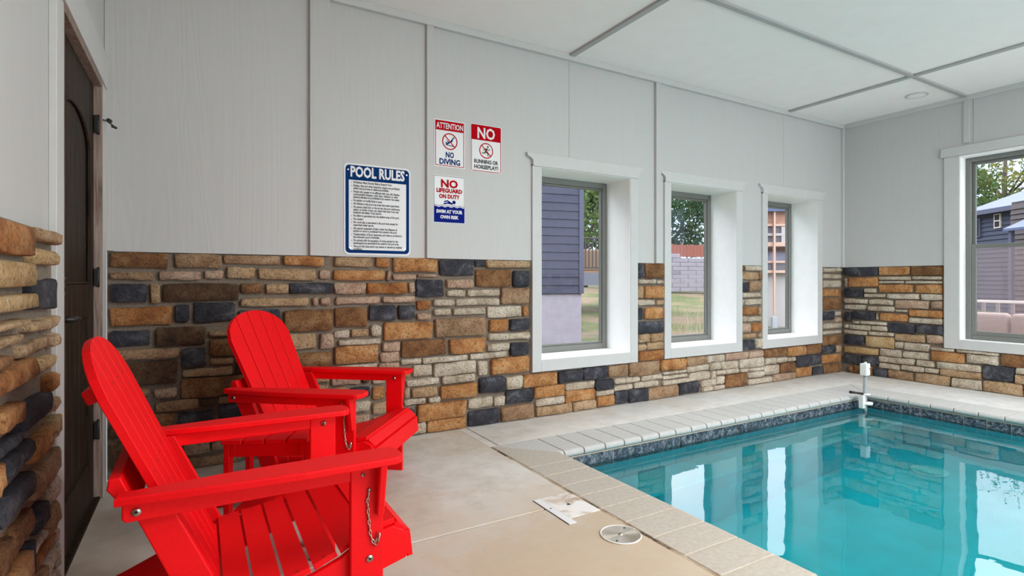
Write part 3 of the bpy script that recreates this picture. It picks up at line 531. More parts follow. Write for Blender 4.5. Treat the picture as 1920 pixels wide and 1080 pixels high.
for a, b in zip(ys, ys[1:]): PP('coping_paver', paver(b+gj, a-gj, fn))
xs = [2.208, 2.387, 2.556, 2.720, 2.888]
while xs[-1] < XJ-.2: xs.append(xs[-1]+.1665)
PP('coping_paver', paver(0, 0, fl, cut0=lambda s_: XI-Lp+s_+.004, cut1=lambda s_: 2.045))
PP('coping_paver', paver(0, 0, fl, cut0=lambda s_: max(2.053, XI-Lp+s_+.004), cut1=lambda s_: xs[0]-gj))
for a, b in zip(xs, xs[1:]): PP('coping_paver', paver(a+gj, b-gj, fl))
PP('coping_paver', paver(0, 0, fl, cut0=lambda s_: xs[-1]+gj, cut1=lambda s_: XJ+Lp-s_-.004))
yf = [2.668]
PP('coping_paver', paver(0, 0, ff, cut0=lambda s_: 2.672, cut1=lambda s_: YI+Lp-s_-.004))
while yf[-1] > PY0+.3: yf.append(yf[-1]-.1725)
for a, b in zip(yf, yf[1:]): PP('coping_paver', paver(b+gj, a-gj, ff))
# main drain on the basin floor
cyanp = simple('drain_cover', (.30, .88, .92), .5)
dr = PP('main_drain', prismm(cyanp, [(5.16+.13*math.cos(i/24*6.2832), 2.12+.13*math.sin(i/24*6.2832)) for i in range(24)], PB, PB+.02, 'z', bev=.006, seg=2), 'round white drain cover under water')
part('drain_grate', prismm(cyanp, [(5.16+.09*math.cos(i/24*6.2832), 2.12+.09*math.sin(i/24*6.2832)) for i in range(24)], PB+.0201, PB+.03, 'z', bev=.004), dr)
# ---------------------------------------------------------------- adirondack chairs
def bolt(parent, x, y, z, side, r=.010):
    me = tubem(M['steel'], [(x, y, z), (x, y+side*.004, z)], r, 12); o = part('bolt', me, parent)
    part('bolt_socket', tubem(M['black'], [(x, y+side*.0042, z), (x, y+side*.0048, z)], r*.42, 6), o); return o
def arc(cx, cy_, r, a0, a1, n_=6): return [(cx+r*math.cos(R(a0+(a1-a0)*i/n_)), cy_+r*math.sin(R(a0+(a1-a0)*i/n_))) for i in range(n_+1)]
def adirondack(label, loc, rz):
    t = thing('adirondack_chair', label, 'chair', loc, rz, 'red adirondack chairs')
    red = M['red']; B = .0035
    # side rails from the seat nose down to the floor behind
    rail = [(.515, .352), (.548, .335), (.560, .315), (.566, .262), (.556, .246), (.500, .232), (.380, .200), (.10, .105), (-.22, .0), (-.395, .0), (-.400, .030), (-.375, .062), (-.20, .128), (.03, .222), (.13, .238), (.21, .244), (.28, .262), (.36, .290), (.44, .338)]
    for s_ in (-1, 1):
        part('side_rail', prismm(red, rail, s_*.289, s_*.311, 'y', B, 2), t)
    # front legs with the tapered gusset outside
    for s_ in (-1, 1):
        lg = part('leg', prismm(red, [(.382, 0), (.478, 0), (.478, .563), (.382, .563)], s_*.3125, s_*.336, 'y', B, 2), t)
        part('gusset', prismm(red, [(s_*.3365, .41), (s_*.350, .41), (s_*.384, .563), (s_*.3365, .563)], .455, .477, 'x', B, 1), lg)
        bolt(lg, .437, s_*.336, .285, s_); bolt(lg, .418, s_*.336, .535, s_, .006); bolt(lg, .431, s_*.3125, .535, -s_)
    # stringers under the arms, sloping rear struts
    for s_ in (-1, 1):
        st = part('arm_stringer', prismm(red, [(-.158, .527), (-.150, .518), (.3815, .518), (.3815, .563), (-.158, .563)], s_*.3125, s_*.336, 'y', B, 2), t)
        bolt(st, -.128, s_*.336, .542, s_)
        part('rear_strut', prismm(red, [(-.142, .562), (-.062, .562), (.125, .150), (.045, .115)], s_*.2885, s_*.311, 'y', B, 2) if False else prismm(red, [(-.150, .562), (-.070, .562), (.118, .150), (.036, .118)], s_*.3125, s_*.290, 'y', B, 2), t)
    # arms: rounded paddles, inner edge straight, outer edge tapering to the back
    for s_ in (-1, 1):
        i_, o_2 = .268, .388
        pts = [(-.172, i_+.035), (-.172, .348), (-.12, .356), (.05, .374), (.25, o_2), (.47, o_2)] + arc(.492, .350, .038, 80, 0, 4) + arc(.492, .306, .038, 0, -80, 4) + [(.40, i_), (.05, i_+.012), (-.10, i_+.030)]
        part('armrest', prismm(red, [(x, s_*y_) for x, y_ in pts], .563, .585, 'z', B+.001, 2), t)
    # seat slats following the curve
    prof = [((.010, .256), (.056, .250)), ((.063, .250), (.129, .258)), ((.137, .259), (.203, .266)), ((.211, .268), (.276, .284)), ((.284, .287), (.348, .312)), ((.356, .316), (.432, .352)), ((.440, .358), (.522, .372)), ((.532, .362), (.566, .330)), ((.574, .322), (.583, .243))]
    for k_, ((xa, za), (xb, zb)) in enumerate(prof):
        dx, dz = xb-xa, zb-za; L = math.hypot(dx, dz); nx, nz = -dz/L*.018, dx/L*.018
        hw = .300 if k_ else .24
        o = part('seat_slat', prismm(red, [(xa-nx, za-nz), (xb-nx, zb-nz), (xb, zb), (xa, za)], -hw, hw, 'y', .0025, 1), t)
        if 0 < k_ < 7:
            for s_ in (-1, 1):
                part('screw', tubem(M['black'], [((xa+xb)/2, s_*.288, (za+zb)/2-.002), ((xa+xb)/2, s_*.288, (za+zb)/2+.0008)], .0032, 6), o)
    # fan back: five slats in the plane through (.067,.214) and (-.25,.938)
    P0 = Vector((.067, 0, .214)); P1 = Vector((-.2515, 0, .941)); up = (P1-P0).normalized(); nrm = Vector((up.z, 0, -up.x)); H_ = (P1-P0).length
    def topv(y_):      # height along the slat where the rounded head ends
        a_ = min(1, abs(y_)/.263); return H_-.155*(1-math.sqrt(max(0, 1-a_**2.3)))-.005*a_ if a_ < .97 else H_-.145
    def hwv(v): return .222+.041*min(1, v/(H_*.8))
    for k_ in range(5):
        f0, f1 = -1+k_*.4, -1+(k_+1)*.4; gp = .0038
        pts = []
        vb = 0
        pts.append((f0*hwv(vb)+gp, vb)); pts.append((f1*hwv(vb)-gp, vb))
        ya, yb = f0*.263, f1*.263; n_ = 5
        for i in range(n_+1):
            y_ = yb-gp+(ya+gp-(yb-gp))*i/n_
            pts.append((y_, topv(y_)))
        bm = bmesh.new(); prism(bm, pts, -.022, 0, 'y', .0018, 1)
        for v in bm.verts:
            u_, d_, v_ = v.co.x, v.co.y, v.co.z; q = P0+up*v_+nrm*d_; v.co = Vector((q.x, u_, q.z))
        bmesh.ops.recalc_face_normals(bm, faces=bm.faces)
        o = part('back_slat', mesh_from(bm, red), t)
        for v_ in (.415, .665):
            q = P0+up*v_; c_ = (f0+f1)/2*hwv(v_)
            if v_ == .665 and abs((f0+f1)/2) > .5: continue
            part('screw', tubem(M['black'], [(q.x, c_, q.z), (q.x+nrm.x*.0006, c_, q.z+nrm.z*.0006)], .0032, 6), o)
    # cross braces behind the back
    def brace(nm, v0, v1, off, th, hw):
        bm = bmesh.new(); prism(bm, [(-hw, v0), (hw, v0), (hw, v1), (-hw, v1)], -off-th, -off, 'y', .007, 3)
        for v in bm.verts:
            u_, d_, v_ = v.co.x, v.co.y, v.co.z; q = P0+up*v_+nrm*d_; v.co = Vector((q.x, u_, q.z))
        bmesh.ops.recalc_face_normals(bm, faces=bm.faces); return part(nm, mesh_from(bm, red), t)
    brace('top_brace', .645, .682, .0225, .032, .205)
    # arm cross brace: angled plank between the rear ends of the arms
    bm = bmesh.new(); prism(bm, [(-.150, .515), (-.130, .515), (-.168, .608), (-.192, .606), (-.196, .580)], -.262, .262, 'y', .003, 1); part('arm_brace', mesh_from(bm, red), t)
    part('seat_brace', prismm(red, [(.0, .170), (.022, .170), (.022, .226), (.0, .226)], -.288, .288, 'y', .002), t)
    part('front_brace', prismm(red, [(.45, .215), (.47, .215), (.47, .27), (.45, .27)], -.288, .288, 'y', .002), t)
    # hook chain on the right leg
    ch = part('hook_chain', tubem(M['steel'], [(.435, -.336, .487), (.435, -.343, .487)], .005, 8), t); ch['label'] = 'small steel chain with snap hook'
    pth = [(.434, .482), (.431, .466), (.430, .450), (.431, .434), (.432, .418), (.433, .402), (.435, .386), (.436, .370), (.439, .354), (.443, .339), (.449, .329)]
    for k_, ((xa, za), (xb, zb)) in enumerate(zip(pth, pth[1:])):
        c_ = Vector(((xa+xb)/2, -.3405, (za+zb)/2)); d_ = Vector((xb-xa, 0, zb-za)).normalized()*.0095; sd = (Vector((d_.z, 0, -d_.x)) if k_ % 2 else Vector((0, d_.length, 0)))*.36
        loop = [c_+d_*math.cos(a_)+sd*math.sin(a_) for a_ in [i/8*6.2832 for i in range(9)]]
        part('chain_link', tubem(M['steel'], loop, .0016, 5), ch)
    part('snap_hook', tubem(M['steel'], [(.449, -.342, .327), (.455, -.342, .320), (.462, -.342, .332), (.466, -.342, .354), (.460, -.342, .358), (.455, -.342, .338), (.451, -.342, .328)], .0026, 6), ch)
    return t
c1 = adirondack('red wooden adirondack chair nearest the camera, in front of the dark door', (0, 1.925, 0), 0)
c2 = adirondack('far red wooden adirondack chair, angled, backed against the long stone wall', (.455, 3.09, 0), R(-38))
# side table
st = thing('side_table', 'small red slatted side table between the two red chairs', 'table', (.12, 2.50, 0), R(-25))
red = M['red']; TW, TD, TZ = .34, .29, .455
for k_ in range(4):
    xa = -.03+k_*(TW+.006)/4
    part('table_slat', boxm(red, xa, xa+(TW+.006)/4-.008, -.03, TD, TZ-.02, TZ, bev=.003), st)
part('apron', boxm(red, .02, TW-.07, -.012, .008, TZ-.075, TZ-.0205, bev=.002), st); part('apron', boxm(red, .02, TW-.07, TD-.058, TD-.038, TZ-.075, TZ-.0205, bev=.002), st)
part('apron', boxm(red, -.005, .0195, -.012, TD-.038, TZ-.075, TZ-.0205, bev=.002), st); part('apron', boxm(red, TW-.0695, TW-.045, -.012, TD-.038, TZ-.075, TZ-.0205, bev=.002), st)
for x_ in (-.0285, TW-.0445):
    for y_ in (-.012, TD-.078): part('leg', boxm(red, x_, x_+.023, y_, y_+.04, 0, TZ-.0205, bev=.002), st)
part('shelf', boxm(red, -.005, TW-.045, .03, TD-.08, .13, .148, bev=.002), st)
# ---------------------------------------------------------------- signs
navy = simple('sign_navy', (.003, .035, .15), .6, spec=.04); wht = simple('sign_white', (.74, .75, .76), .35); rdd = simple('sign_red', (.46, .002, .008), .6, spec=.04); blk = simple('sign_black', (.01, .01, .012), .4); ryl = simple('sign_royal_blue', (.004, .014, .20), .6, spec=.04)
def rrect(x0, x1, z0, z1, r, n_=5):
    return arc(x1-r, z0+r, r, -90, 0, n_)+arc(x1-r, z1-r, r, 0, 90, n_)+arc(x0+r, z1-r, r, 90, 180, n_)+arc(x0+r, z0+r, r, 180, 270, n_)
def txt(body, size, x, z, y, mat, parent, align='CENTER', bold=0, sx=1, name='lettering', tilt=0, fit=None):
    cu = bpy.data.curves.new('t', 'FONT'); cu.body = body; cu.size = size; cu.align_x = align; cu.offset = bold; cu.fill_mode = 'FRONT'; cu.resolution_u = 2
    o = bpy.data.objects.new('t', cu); COL.objects.link(o); bpy.context.view_layer.update()
    me = bpy.data.meshes.new_from_object(o.evaluated_get(bpy.context.evaluated_depsgraph_get())); bpy.data.objects.remove(o)
    me.materials.clear(); me.materials.append(mat)
    xsx = [v.co.x for v in me.vertices]; wd = (max(xsx)-min(xsx)) or 1
    s_ = sx if fit is None else fit/wd
    off = (max(xsx)+min(xsx))/2 if align == 'CENTER' else 0
    for v in me.vertices: v.co = Vector((x+(v.co.x-off)*s_, y, z+v.co.y))
    ob = part(name, me, parent); return ob
def sign(name, label, x0, x1, z0, z1, r, back_mat):
    t = thing(name, label, 'sign', ((x0+x1)/2, YS, (z0+z1)/2))
    L = (-(x0+x1)/2, -YS, -(z0+z1)/2)
    holder = []
    def add(nm, me):
        o = part(nm, me, t); o.location = L; holder.append(o); return o
    add('plate', prismm(back_mat, rrect(x0, x1, z0, z1, r), YS-.004, YS-.0005, 'y'))
    def flat(nm, mat, pts, lvl):
        return add(nm, pyd([(p[0], YS-.004-.0004*lvl, p[1]) for p in pts], [tuple(range(len(pts)))], mat))
    def T(body, size, x, z, mat, **k_):
        o = txt(body, size, x, z, YS-.004-.0004*4, mat, t, **k_); o.location = L; return o
    return t, flat, T
# POOL RULES
X0, X1, Z0, Z1 = .839, 1.300, 1.275, 1.888
t, flat, T = sign('pool_rules_sign', 'large white and navy POOL RULES sign above the far chair', X0, X1, Z0, Z1, .032, wht)
flat('border', navy, rrect(X0+.010, X1-.010, Z0+.012, Z1-.012, .027), 1)
flat('panel', wht, [(X0+.032, Z0+.045), (X0+.044, Z0+.033), (X1-.044, Z0+.033), (X1-.032, Z0+.045), (X1-.032, Z1-.112), (X0+.032, Z1-.112)], 2)
T('POOL RULES', .096, (X0+X1)/2, Z1-.088, wht, bold=.0036, fit=.375)
rules = [('All Bathers Must Shower Before Entering Pool.',), ('Bottles, glass and other hazardous objects are prohibited', 'within the pool area or bathhouse facilities.'), ('People who appear to be afflicted with cuts, skin disease,', 'communicable diseases, colds, fever, infection or other', 'physical ailments are prohibited from entering the water.'), ('No spitting or bodily fluids in pool.',), ('All children in the pool area must have adult supervision.',), ('No person shall bring or throw into the pool, bathhouse,', 'patios, or locker rooms, any object that may in any way', 'endanger the safety of any person.'), ('No diving is permitted into the shallow area of the pool.',), ('No running.',), ('No rough play is permitted in the pool area except for', 'supervised water sports.'), ('Any person suspected of being under the influence of', 'alcohol or drugs is prohibited from entering the pool.'), ('Transportation of food, beverages, and tobacco products in', 'the swimming pool is forbidden.'), ('No animals with the exception of guide animals for the', 'handicapped are permitted from entering the pool area.'), ('The pool will close during any severe or dangerous weather', 'conditions.')]
z = Z1-.133
for r_ in rules:
    flat('bullet', blk, arc(X0+.050, z+.004, .0028, 0, 330, 7), 3)
    for ln in r_:
        T(ln, .0205, X0+.062, z, blk, align='LEFT', bold=.0007, sx=.675, name='rule_line'); z -= .0184
    z -= .0036
for xx, zz in ((X0+.028, Z1-.045), (X1-.028, Z1-.045), (X0+.045, Z0+.046), (X1-.045, Z0+.046)): flat('screw', M['steel'], arc(xx, zz, .005, 0, 330, 9), 3)
# NO DIVING
X0, X1, Z0, Z1 = 1.479, 1.724, 1.932, 2.277
t, flat, T = sign('no_diving_sign', 'red bordered ATTENTION NO DIVING sign, upper left of the three small signs', X0, X1, Z0, Z1, .005, wht)
cx = (X0+X1)/2
for a_ in ((X0+.008, X0+.013, Z0+.008, Z1-.008), (X1-.013, X1-.008, Z0+.008, Z1-.008), (X0+.013, X1-.013, Z0+.008, Z0+.013)): flat('border', rdd, [(a_[0], a_[2]), (a_[1], a_[2]), (a_[1], a_[3]), (a_[0], a_[3])], 1)
flat('header', rdd, [(X0+.008, Z1-.078), (X1-.008, Z1-.078), (X1-.008, Z1-.008), (X0+.008, Z1-.008)], 2)
T('ATTENTION', .058, cx, Z1-.064, wht, bold=.0012, fit=.212)
def ring(cx_, cz_, r, w_, lvl, slash=-45):
    o = arc(cx_, cz_, r, 0, 360, 32); i_ = arc(cx_, cz_, r-w_, 0, 360, 32)
    me_v = [(p[0], YS-.004-.0004*lvl, p[1]) for p in o+i_]; n_ = len(o)
    return me_v, [(k_, k_+1, n_+k_+1, n_+k_) for k_ in range(n_-1)]
def nosym(t, flat, cx_, cz_, r, mat):
    v, f = ring(cx_, cz_, r, r*.13, 3); ob = part('prohibition_ring', pyd(v, f, mat), t); ob.location = (-t.location[0], -t.location[1], -t.location[2])
    a_ = R(135); d = Vector((math.cos(a_), math.sin(a_))); n_ = Vector((-d.y, d.x))*r*.06; c_ = Vector((cx_, cz_)); e_ = d*r*.93
    flat('slash', mat, [c_-e_-n_, c_-e_+n_, c_+e_+n_, c_+e_-n_], 4)
def strokes(flat, mat, cx_, cz_, s_, lst, head):
    for (xa, za, xb, zb, w_) in lst:
        a_ = Vector((cx_+xa*s_, cz_+za*s_)); b_ = Vector((cx_+xb*s_, cz_+zb*s_)); d = (b_-a_).normalized(); n_ = Vector((-d.y, d.x))*w_*s_/2
        flat('figure_limb', mat, [a_-n_, b_-n_, b_+d*w_*s_*.3, b_+n_, a_+n_, a_-d*w_*s_*.3], 3.5)
    flat('figure_head', mat, arc(cx_+head[0]*s_, cz_+head[1]*s_, head[2]*s_, 0, 330, 11), 3.5)
nosym(t, flat, cx, 2.122, .061, rdd)
strokes(flat, navy, cx, 2.122, .046, [(-.35, -.35, .45, .15, .22), (.2, .1, .75, .75, .18), (-.1, -.2, -.5, .05, .14), (-.75, -.55, .75, -.72, .12), (-.75, -.2, -.35, -.52, .12)], (-.55, -.32, .15))
T('NO', .056, cx, 2.004, navy, bold=.002, fit=.066); T('DIVING', .056, cx, 1.953, navy, bold=.002, fit=.165)
# NO RUNNING
X0, X1, Z0, Z1 = 1.771, 2.033, 1.926, 2.284
t, flat, T = sign('no_running_sign', 'red headed NO RUNNING OR HORSEPLAY sign, rightmost of the small signs', X0, X1, Z0, Z1, .012, wht)
cx = (X0+X1)/2
for a_ in ((X0+.004, X0+.009, Z0+.009, Z1-.009), (X1-.009, X1-.004, Z0+.009, Z1-.009), (X0+.012, X1-.012, Z0+.004, Z0+.009)): flat('border', rdd, [(a_[0], a_[2]), (a_[1], a_[2]), (a_[1], a_[3]), (a_[0], a_[3])], 1)
flat('header', rdd, [(X0+.004, Z1-.118), (X1-.004, Z1-.118)]+arc(X1-.014, Z1-.014, .01, 0, 90, 4)+arc(X0+.014, Z1-.014, .01, 90, 180, 4), 2)
T('NO', .115, cx, Z1-.103, wht, bold=.003, fit=.15)
nosym(t, flat, cx, 2.090, .059, rdd)
strokes(flat, blk, cx, 2.090, .045, [(.1, .35, -.1, -.2, .32), (-.1, -.2, -.4, -.45, .2), (-.4, -.45, -.8, -.35, .16), (.0, -.2, .3, -.45, .2), (.3, -.45, .35, -.85, .16), (.1, .35, .5, .1, .14), (.5, .1, .7, .3, .12), (.05, .35, -.4, .25, .14), (-.4, .25, -.45, -.05, .12)], (.3, .68, .18))
T('RUNNING OR', .040, cx, 1.991, blk, bold=.0016, fit=.205); T('HORSEPLAY!', .040, cx, 1.950, blk, bold=.0016, fit=.205)
# NO LIFEGUARD
X0, X1, Z0, Z1 = 1.473, 1.724, 1.523, 1.870
t, flat, T = sign('no_lifeguard_sign', 'white and royal blue NO LIFEGUARD ON DUTY sign below the no diving sign', X0, X1, Z0, Z1, .006, wht)
cx = (X0+X1)/2
for a_ in ((X0+.004, X0+.007, Z0+.10, Z1-.004), (X1-.007, X1-.004, Z0+.10, Z1-.004), (X0+.007, X1-.007, Z1-.007, Z1-.004)): flat('border', blk, [(a_[0], a_[2]), (a_[1], a_[2]), (a_[1], a_[3]), (a_[0], a_[3])], 1)
n_ = 28; wav = [(X0+.004+(X1-X0-.008)*i/n_, Z0+.118+.004*math.sin(i/n_*6.2832*5)) for i in range(n_+1)]
flat('water_field', ryl, [(X0+.004, Z0+.004), (X1-.004, Z0+.004)]+wav[::-1], 2)
wv = [(p[0], YS-.0052, p[1]+.007) for p in wav]+[(p[0], YS-.0052, p[1]+.0105) for p in wav]
o = part('wave_line', pyd(wv, [(i, i+1, n_+2+i, n_+1+i) for i in range(n_)], ryl), t); o.location = (-t.location[0], -t.location[1], -t.location[2])
T('NO', .078, cx, Z1-.086, rdd, bold=.003, fit=.135); T('LIFEGUARD', .040, cx, Z1-.124, rdd, bold=.002, fit=.205); T('ON DUTY', .040, cx, Z1-.166, rdd, bold=.002, fit=.165)
T('SWIM AT YOUR', .033, cx, Z0+.072, wht, bold=.0016, fit=.208); T('OWN RISK', .033, cx, Z0+.032, wht, bold=.0016, fit=.145)
strokes(flat, ryl, cx, Z0+.142, .05, [(-.9, -.05, -.2, .12, .20), (-.2, .12, .45, .0, .26), (-.85, .25, -.35, .42, .17), (-.35, .42, .15, .15, .20)], (.72, .25, .27))
# ---------------------------------------------------------------- deck fittings
wst = None
m, n, b = newmat('scaled_lid'); b.inputs['Roughness'].default_value = .6
s = tex_noise(n, 5.5, 4, .6, dist=.8); n.links.new(ramp(n, s.outputs['Fac'], [(.36, (.46, .34, .24)), (.43, (.66, .60, .54)), (.5, (.80, .78, .76))]), b.inputs['Base Color'])
lid = thing('skimmer_lid', 'square scaled white skimmer lid set in the deck beside the pool coping', 'lid', (1.575, 2.16, 0)); LL = (-1.575, -2.16, 0)
def PLd(nm, me, lab=None, par=None):
    o = part(nm, me, par or lid)
    if par is None: o.location = LL
    if lab: o['label'] = lab
    return o
PLd('cover', boxm(m, 1.492, 1.668, 2.035, 2.290, .0005, .0035, bev=.001)); PLd('edge_strip', boxm(wht, 1.448, 1.490, 1.985, 2.290, .0005, .0045, bev=.001), 'clean white plastic strip')
PLd('rim', boxes(M['black'], [(1.4455, 1.4475, 1.985, 2.290, .0002, .0015), (1.4455, 1.668, 2.2905, 2.2925, .0002, .0015)]))
PLd('finger_hole', tubem(M['black'], [(1.575, 2.165, .0034), (1.575, 2.165, .0040)], .010, 10)); PLd('finger_hole', tubem(M['black'], [(1.469, 2.165, .0044), (1.469, 2.165, .0050)], .005, 8))
m, n, b = newmat('spun_steel'); b.inputs['Metallic'].default_value = 1; b.inputs['Roughness'].default_value = .34; b.inputs['Base Color'].default_value = (.72, .64, .54, 1)
b.inputs['Anisotropic'].default_value = .9; tg = n.nodes.new('ShaderNodeTangent'); tg.direction_type = 'RADIAL'; tg.axis = 'Z'; n.links.new(tg.outputs[0], b.inputs['Tangent'])
plt = thing('round_cover_plate', 'round spun-metal cover plate in the deck beside the pool coping', 'cover', (1.583, 1.795, 0))
circ = lambda r, n_=32: [(r*math.cos(i/n_*6.2832), r*math.sin(i/n_*6.2832)) for i in range(n_)]
part('plate', prismm(m, circ(.083), .0005, .004, 'z', .001), plt)
bm = bmesh.new(); tube(bm, [(.086*math.cos(i/40*6.2832), .086*math.sin(i/40*6.2832), .003) for i in range(41)], .003, 6); part('rim', mesh_from(bm, M['white_plastic'], True), plt)
for a_ in (35, 215): part('screw', tubem(M['black'], [(.066*math.cos(R(a_)), .066*math.sin(R(a_)), .004), (.066*math.cos(R(a_)), .066*math.sin(R(a_)), .005)], .005, 8), plt)
part('hub', tubem(m, [(0, 0, .004), (0, 0, .0055)], .010, 12), plt)
# pool alarm on its pole in the corner
al = thing('pool_alarm', 'white pool alarm box on a grey pole clamped in the far pool corner', 'alarm', (5.47, 2.77, 0))
part('housing', boxm(M['white_plastic'], -.036, .036, -.03, .03, .205, .318, bev=.006, seg=2), al)
part('top_button', tubem(M['white_plastic'], [(.008, 0, .318), (.008, 0, .330)], .011, 10), al)
part('speaker_hole', tubem(M['black'], [(.02, -.0302, .270), (.02, -.0312, .270)], .006, 8), al); o = part('indicator', tubem(rdd, [(.03, -.0302, .255), (.03, -.0312, .255)], .0035, 8), al); o['label'] = 'red indicator light'
part('pole', tubem(M['grey_plastic'], [(0, 0, -.42), (0, 0, .205)], .0165, 12), al)
part('collar', tubem(M['white_plastic'], [(0, 0, .022), (0, 0, .032)], .045, 20), al); part('collar', tubem(M['white_plastic'], [(.005, -.01, -.068), (.005, -.01, -.048)], .052, 20), al)
part('bracket', boxm(M['white_plastic'], -.075, -.030, -.02, .02, -.10, .022, bev=.003), al); part('bracket', boxm(M['white_plastic'], -.029, -.017, -.012, .012, -.05, .022, bev=.002), al)
part('clamp_handle', tubem(M['black'], [(-.04, 0, .034), (-.10, .03, .045), (-.15, .06, .052)], [.012, .010, .014], 8), al)
# recessed ceiling lamp, unlit
cl = thing('ceiling_light', 'flat white round recessed ceiling light above the far pool corner', 'light', (6.30, 2.70, ZC))
part('trim_ring', prismm(M['trim'], circ(.10), -.008, -.0005, 'z', .003), cl); part('lens', prismm(M['ceiling'], circ(.075), -.0095, -.0081, 'z', .001), cl)
# ---------------------------------------------------------------- outside
grass, n, b = newmat('grass_ground'); b.inputs['Roughness'].default_value = .95
s = tex_noise(n, .55, 5, .6); s2 = tex_noise(n, 14, 5, .7)
n.links.new(mixc(n, ramp(n, s.outputs['Fac'], [(.36, (.055, .085, .018)), (.5, (.11, .12, .035)), (.6, (.20, .14, .09))]), ramp(n, s2.outputs['Fac'], [(.3, (.6, .6, .6)), (.7, (1.15, 1.15, 1.15))]), 1, 'MULTIPLY'), b.inputs['Base Color'])
bump(n, b, s2.outputs['Fac'], .6, .04)
def gz(x, y):
    t_ = max(0, min(1, (y-9)/17)); z_ = -.19+.95*t_*t_*(3-2*t_)*1.0
    return z_ if x < 16 or y > 12 else -.19
vs_ = []; fs_ = []; NX, NY = 60, 40
xsx = [-14+80*i/NX for i in range(NX+1)]; ysy = [YB+.0+56*(j/NY)**1.3 for j in range(NY+1)]
for x_ in xsx:
    for y_ in ysy: vs_.append((x_, y_, gz(x_, y_)+random.uniform(-.015, .015)))
for i in range(NX):
    for j in range(NY): a_ = i*(NY+1)+j; fs_.append((a_, a_+NY+1, a_+NY+2, a_+1))
ground = struct(part('ground', pyd(vs_, fs_, grass, True)))
g2 = part('lawn', pyd([(XB, YB, -.2), (66, YB, -.2), (66, -30, -.2), (XB, -30, -.2)], [(0, 1, 2, 3)], grass), ground)
g2 = part('driveway', boxm(M['concrete_far'], XB, 30, -12, 3.9, -.19, -.15), ground)
def leaf_mat(name, lo, hi):
    m, n, b = newmat(name); b.inputs['Roughness'].default_value = .8
    s = tex_noise(n, 1.1, 4, .7); c_ = ramp(n, s.outputs['Fac'], [(.35, lo), (.65, hi)]); n.links.new(c_, b.inputs['Base Color'])
    tr = n.nodes.new('ShaderNodeBsdfTranslucent'); n.links.new(c_, tr.inputs[0]); mx_ = n.nodes.new('ShaderNodeMixShader'); mx_.inputs[0].default_value = .45
    n.links.new(b.outputs[0], mx_.inputs[1]); n.links.new(tr.outputs[0], mx_.inputs[2]); n.links.new(mx_.outputs[0], n.nodes['Material Output'].inputs[0]); return m
LG = [leaf_mat('leaf_mid', (.035, .08, .016), (.13, .20, .045)), leaf_mat('leaf_olive', (.08, .10, .02), (.24, .23, .06)), leaf_mat('leaf_dark', (.02, .055, .02), (.07, .14, .05))]
bark = simple('bark', (.07, .05, .038), .9, bs=.5, bscale=12, var=.3)
stc = 0
def tree(label, loc, crown, lm, h0, nl=2600, ls=.16, dens=1.0, seed=1):
    rnd = random.Random(seed); t = thing('tree', label, 'tree', loc, 0, 'trees beyond the windows')
    zc_ = h0+crown[2]
    part('trunk', tubem(bark, [(0, 0, -.1), (.06, 0, h0*.5), (0, .08, h0+crown[2]*.6), (.1, 0, zc_+crown[2]*.4)], [.22, .18, .13, .04], 8), t)
    cl_ = []
    for k_ in range(16):
        a_ = rnd.uniform(0, 6.2832); u_ = rnd.uniform(-.75, .85); r_ = math.sqrt(1-u_*u_)*rnd.uniform(.55, .9)
        cl_.append(Vector((crown[0]*r_*math.cos(a_), crown[1]*r_*math.sin(a_), zc_+crown[2]*u_)))
        if k_ < 9: part('branch', tubem(bark, [(0, 0, h0+crown[2]*.2), tuple(cl_[-1]*.5+Vector((0, 0, .45*h0))), tuple(cl_[-1])], [.07, .045, .015], 5), t)
    v = []; f = []
    for k_ in range(nl):
        c_ = rnd.choice(cl_); q = c_+Vector((rnd.gauss(0, 1)*crown[0]*.24, rnd.gauss(0, 1)*crown[1]*.24, rnd.gauss(0, 1)*crown[2]*.22))
        a_ = Vector((rnd.gauss(0, 1), rnd.gauss(0, 1), rnd.gauss(0, 1))).normalized(); b_ = a_.cross(Vector((rnd.gauss(0, 1), rnd.gauss(0, 1), rnd.gauss(0, 1)))).normalized()
        s_ = ls*rnd.uniform(.6, 1.3); i_ = len(v); v += [q-a_*s_, q+b_*s_*.45, q+a_*s_, q-b_*s_*.45]; f.append((i_, i_+1, i_+2, i_+3))
    o = part('foliage', pyd(v, f, lm), t); o['kind'] = 'stuff'
    return t
tree('mid green tree seen through the right edge of the first window', (18.9, 24.5, .7), (3.2, 2.4, 2.6), LG[0], 1.6, 3200, .16, seed=2)
tree('leafy green tree left behind the block wall, second window', (22.3, 25.8, .8), (2.6, 2.2, 2.6), LG[0], 2.0, 5200, .17, seed=3)
tree('darker green tree right behind the block wall, second window', (27.2, 26.2, .8), (3.0, 2.2, 2.8), LG[2], 1.8, 4800, .18, seed=4)
tree('broad olive leafed tree above the dark blue house roof', (41, 13.0, -.2), (5.2, 6.0, 2.7), LG[1], 5.6, 3600, .14, seed=5)
tree('dark green tree low behind the dark blue house roof', (37.5, 14.6, -.2), (3.2, 2.4, 2.0), LG[0], 3.6, 3600, .18, seed=6)
# neighbouring house close to the long wall: lap boards above a stucco foundation
navys = simple('slate_blue_boards', (.034, .037, .070), .7, bs=.2, bscale=8, var=.12); navyt = simple('slate_blue_trim', (.06, .064, .11), .55, var=.06)
stucco = simple('lilac_stucco', (.30, .275, .32), .9, bs=.5, bscale=7, var=.06); roofm = simple('blue_metal_roof', (.07, .09, .18), .55, var=.05)
nh = thing('lap_sided_house', 'slate blue lap-sided house on lilac stucco base close outside the first window', 'house', (6.78, 8.80, -.19), R(-12.2))
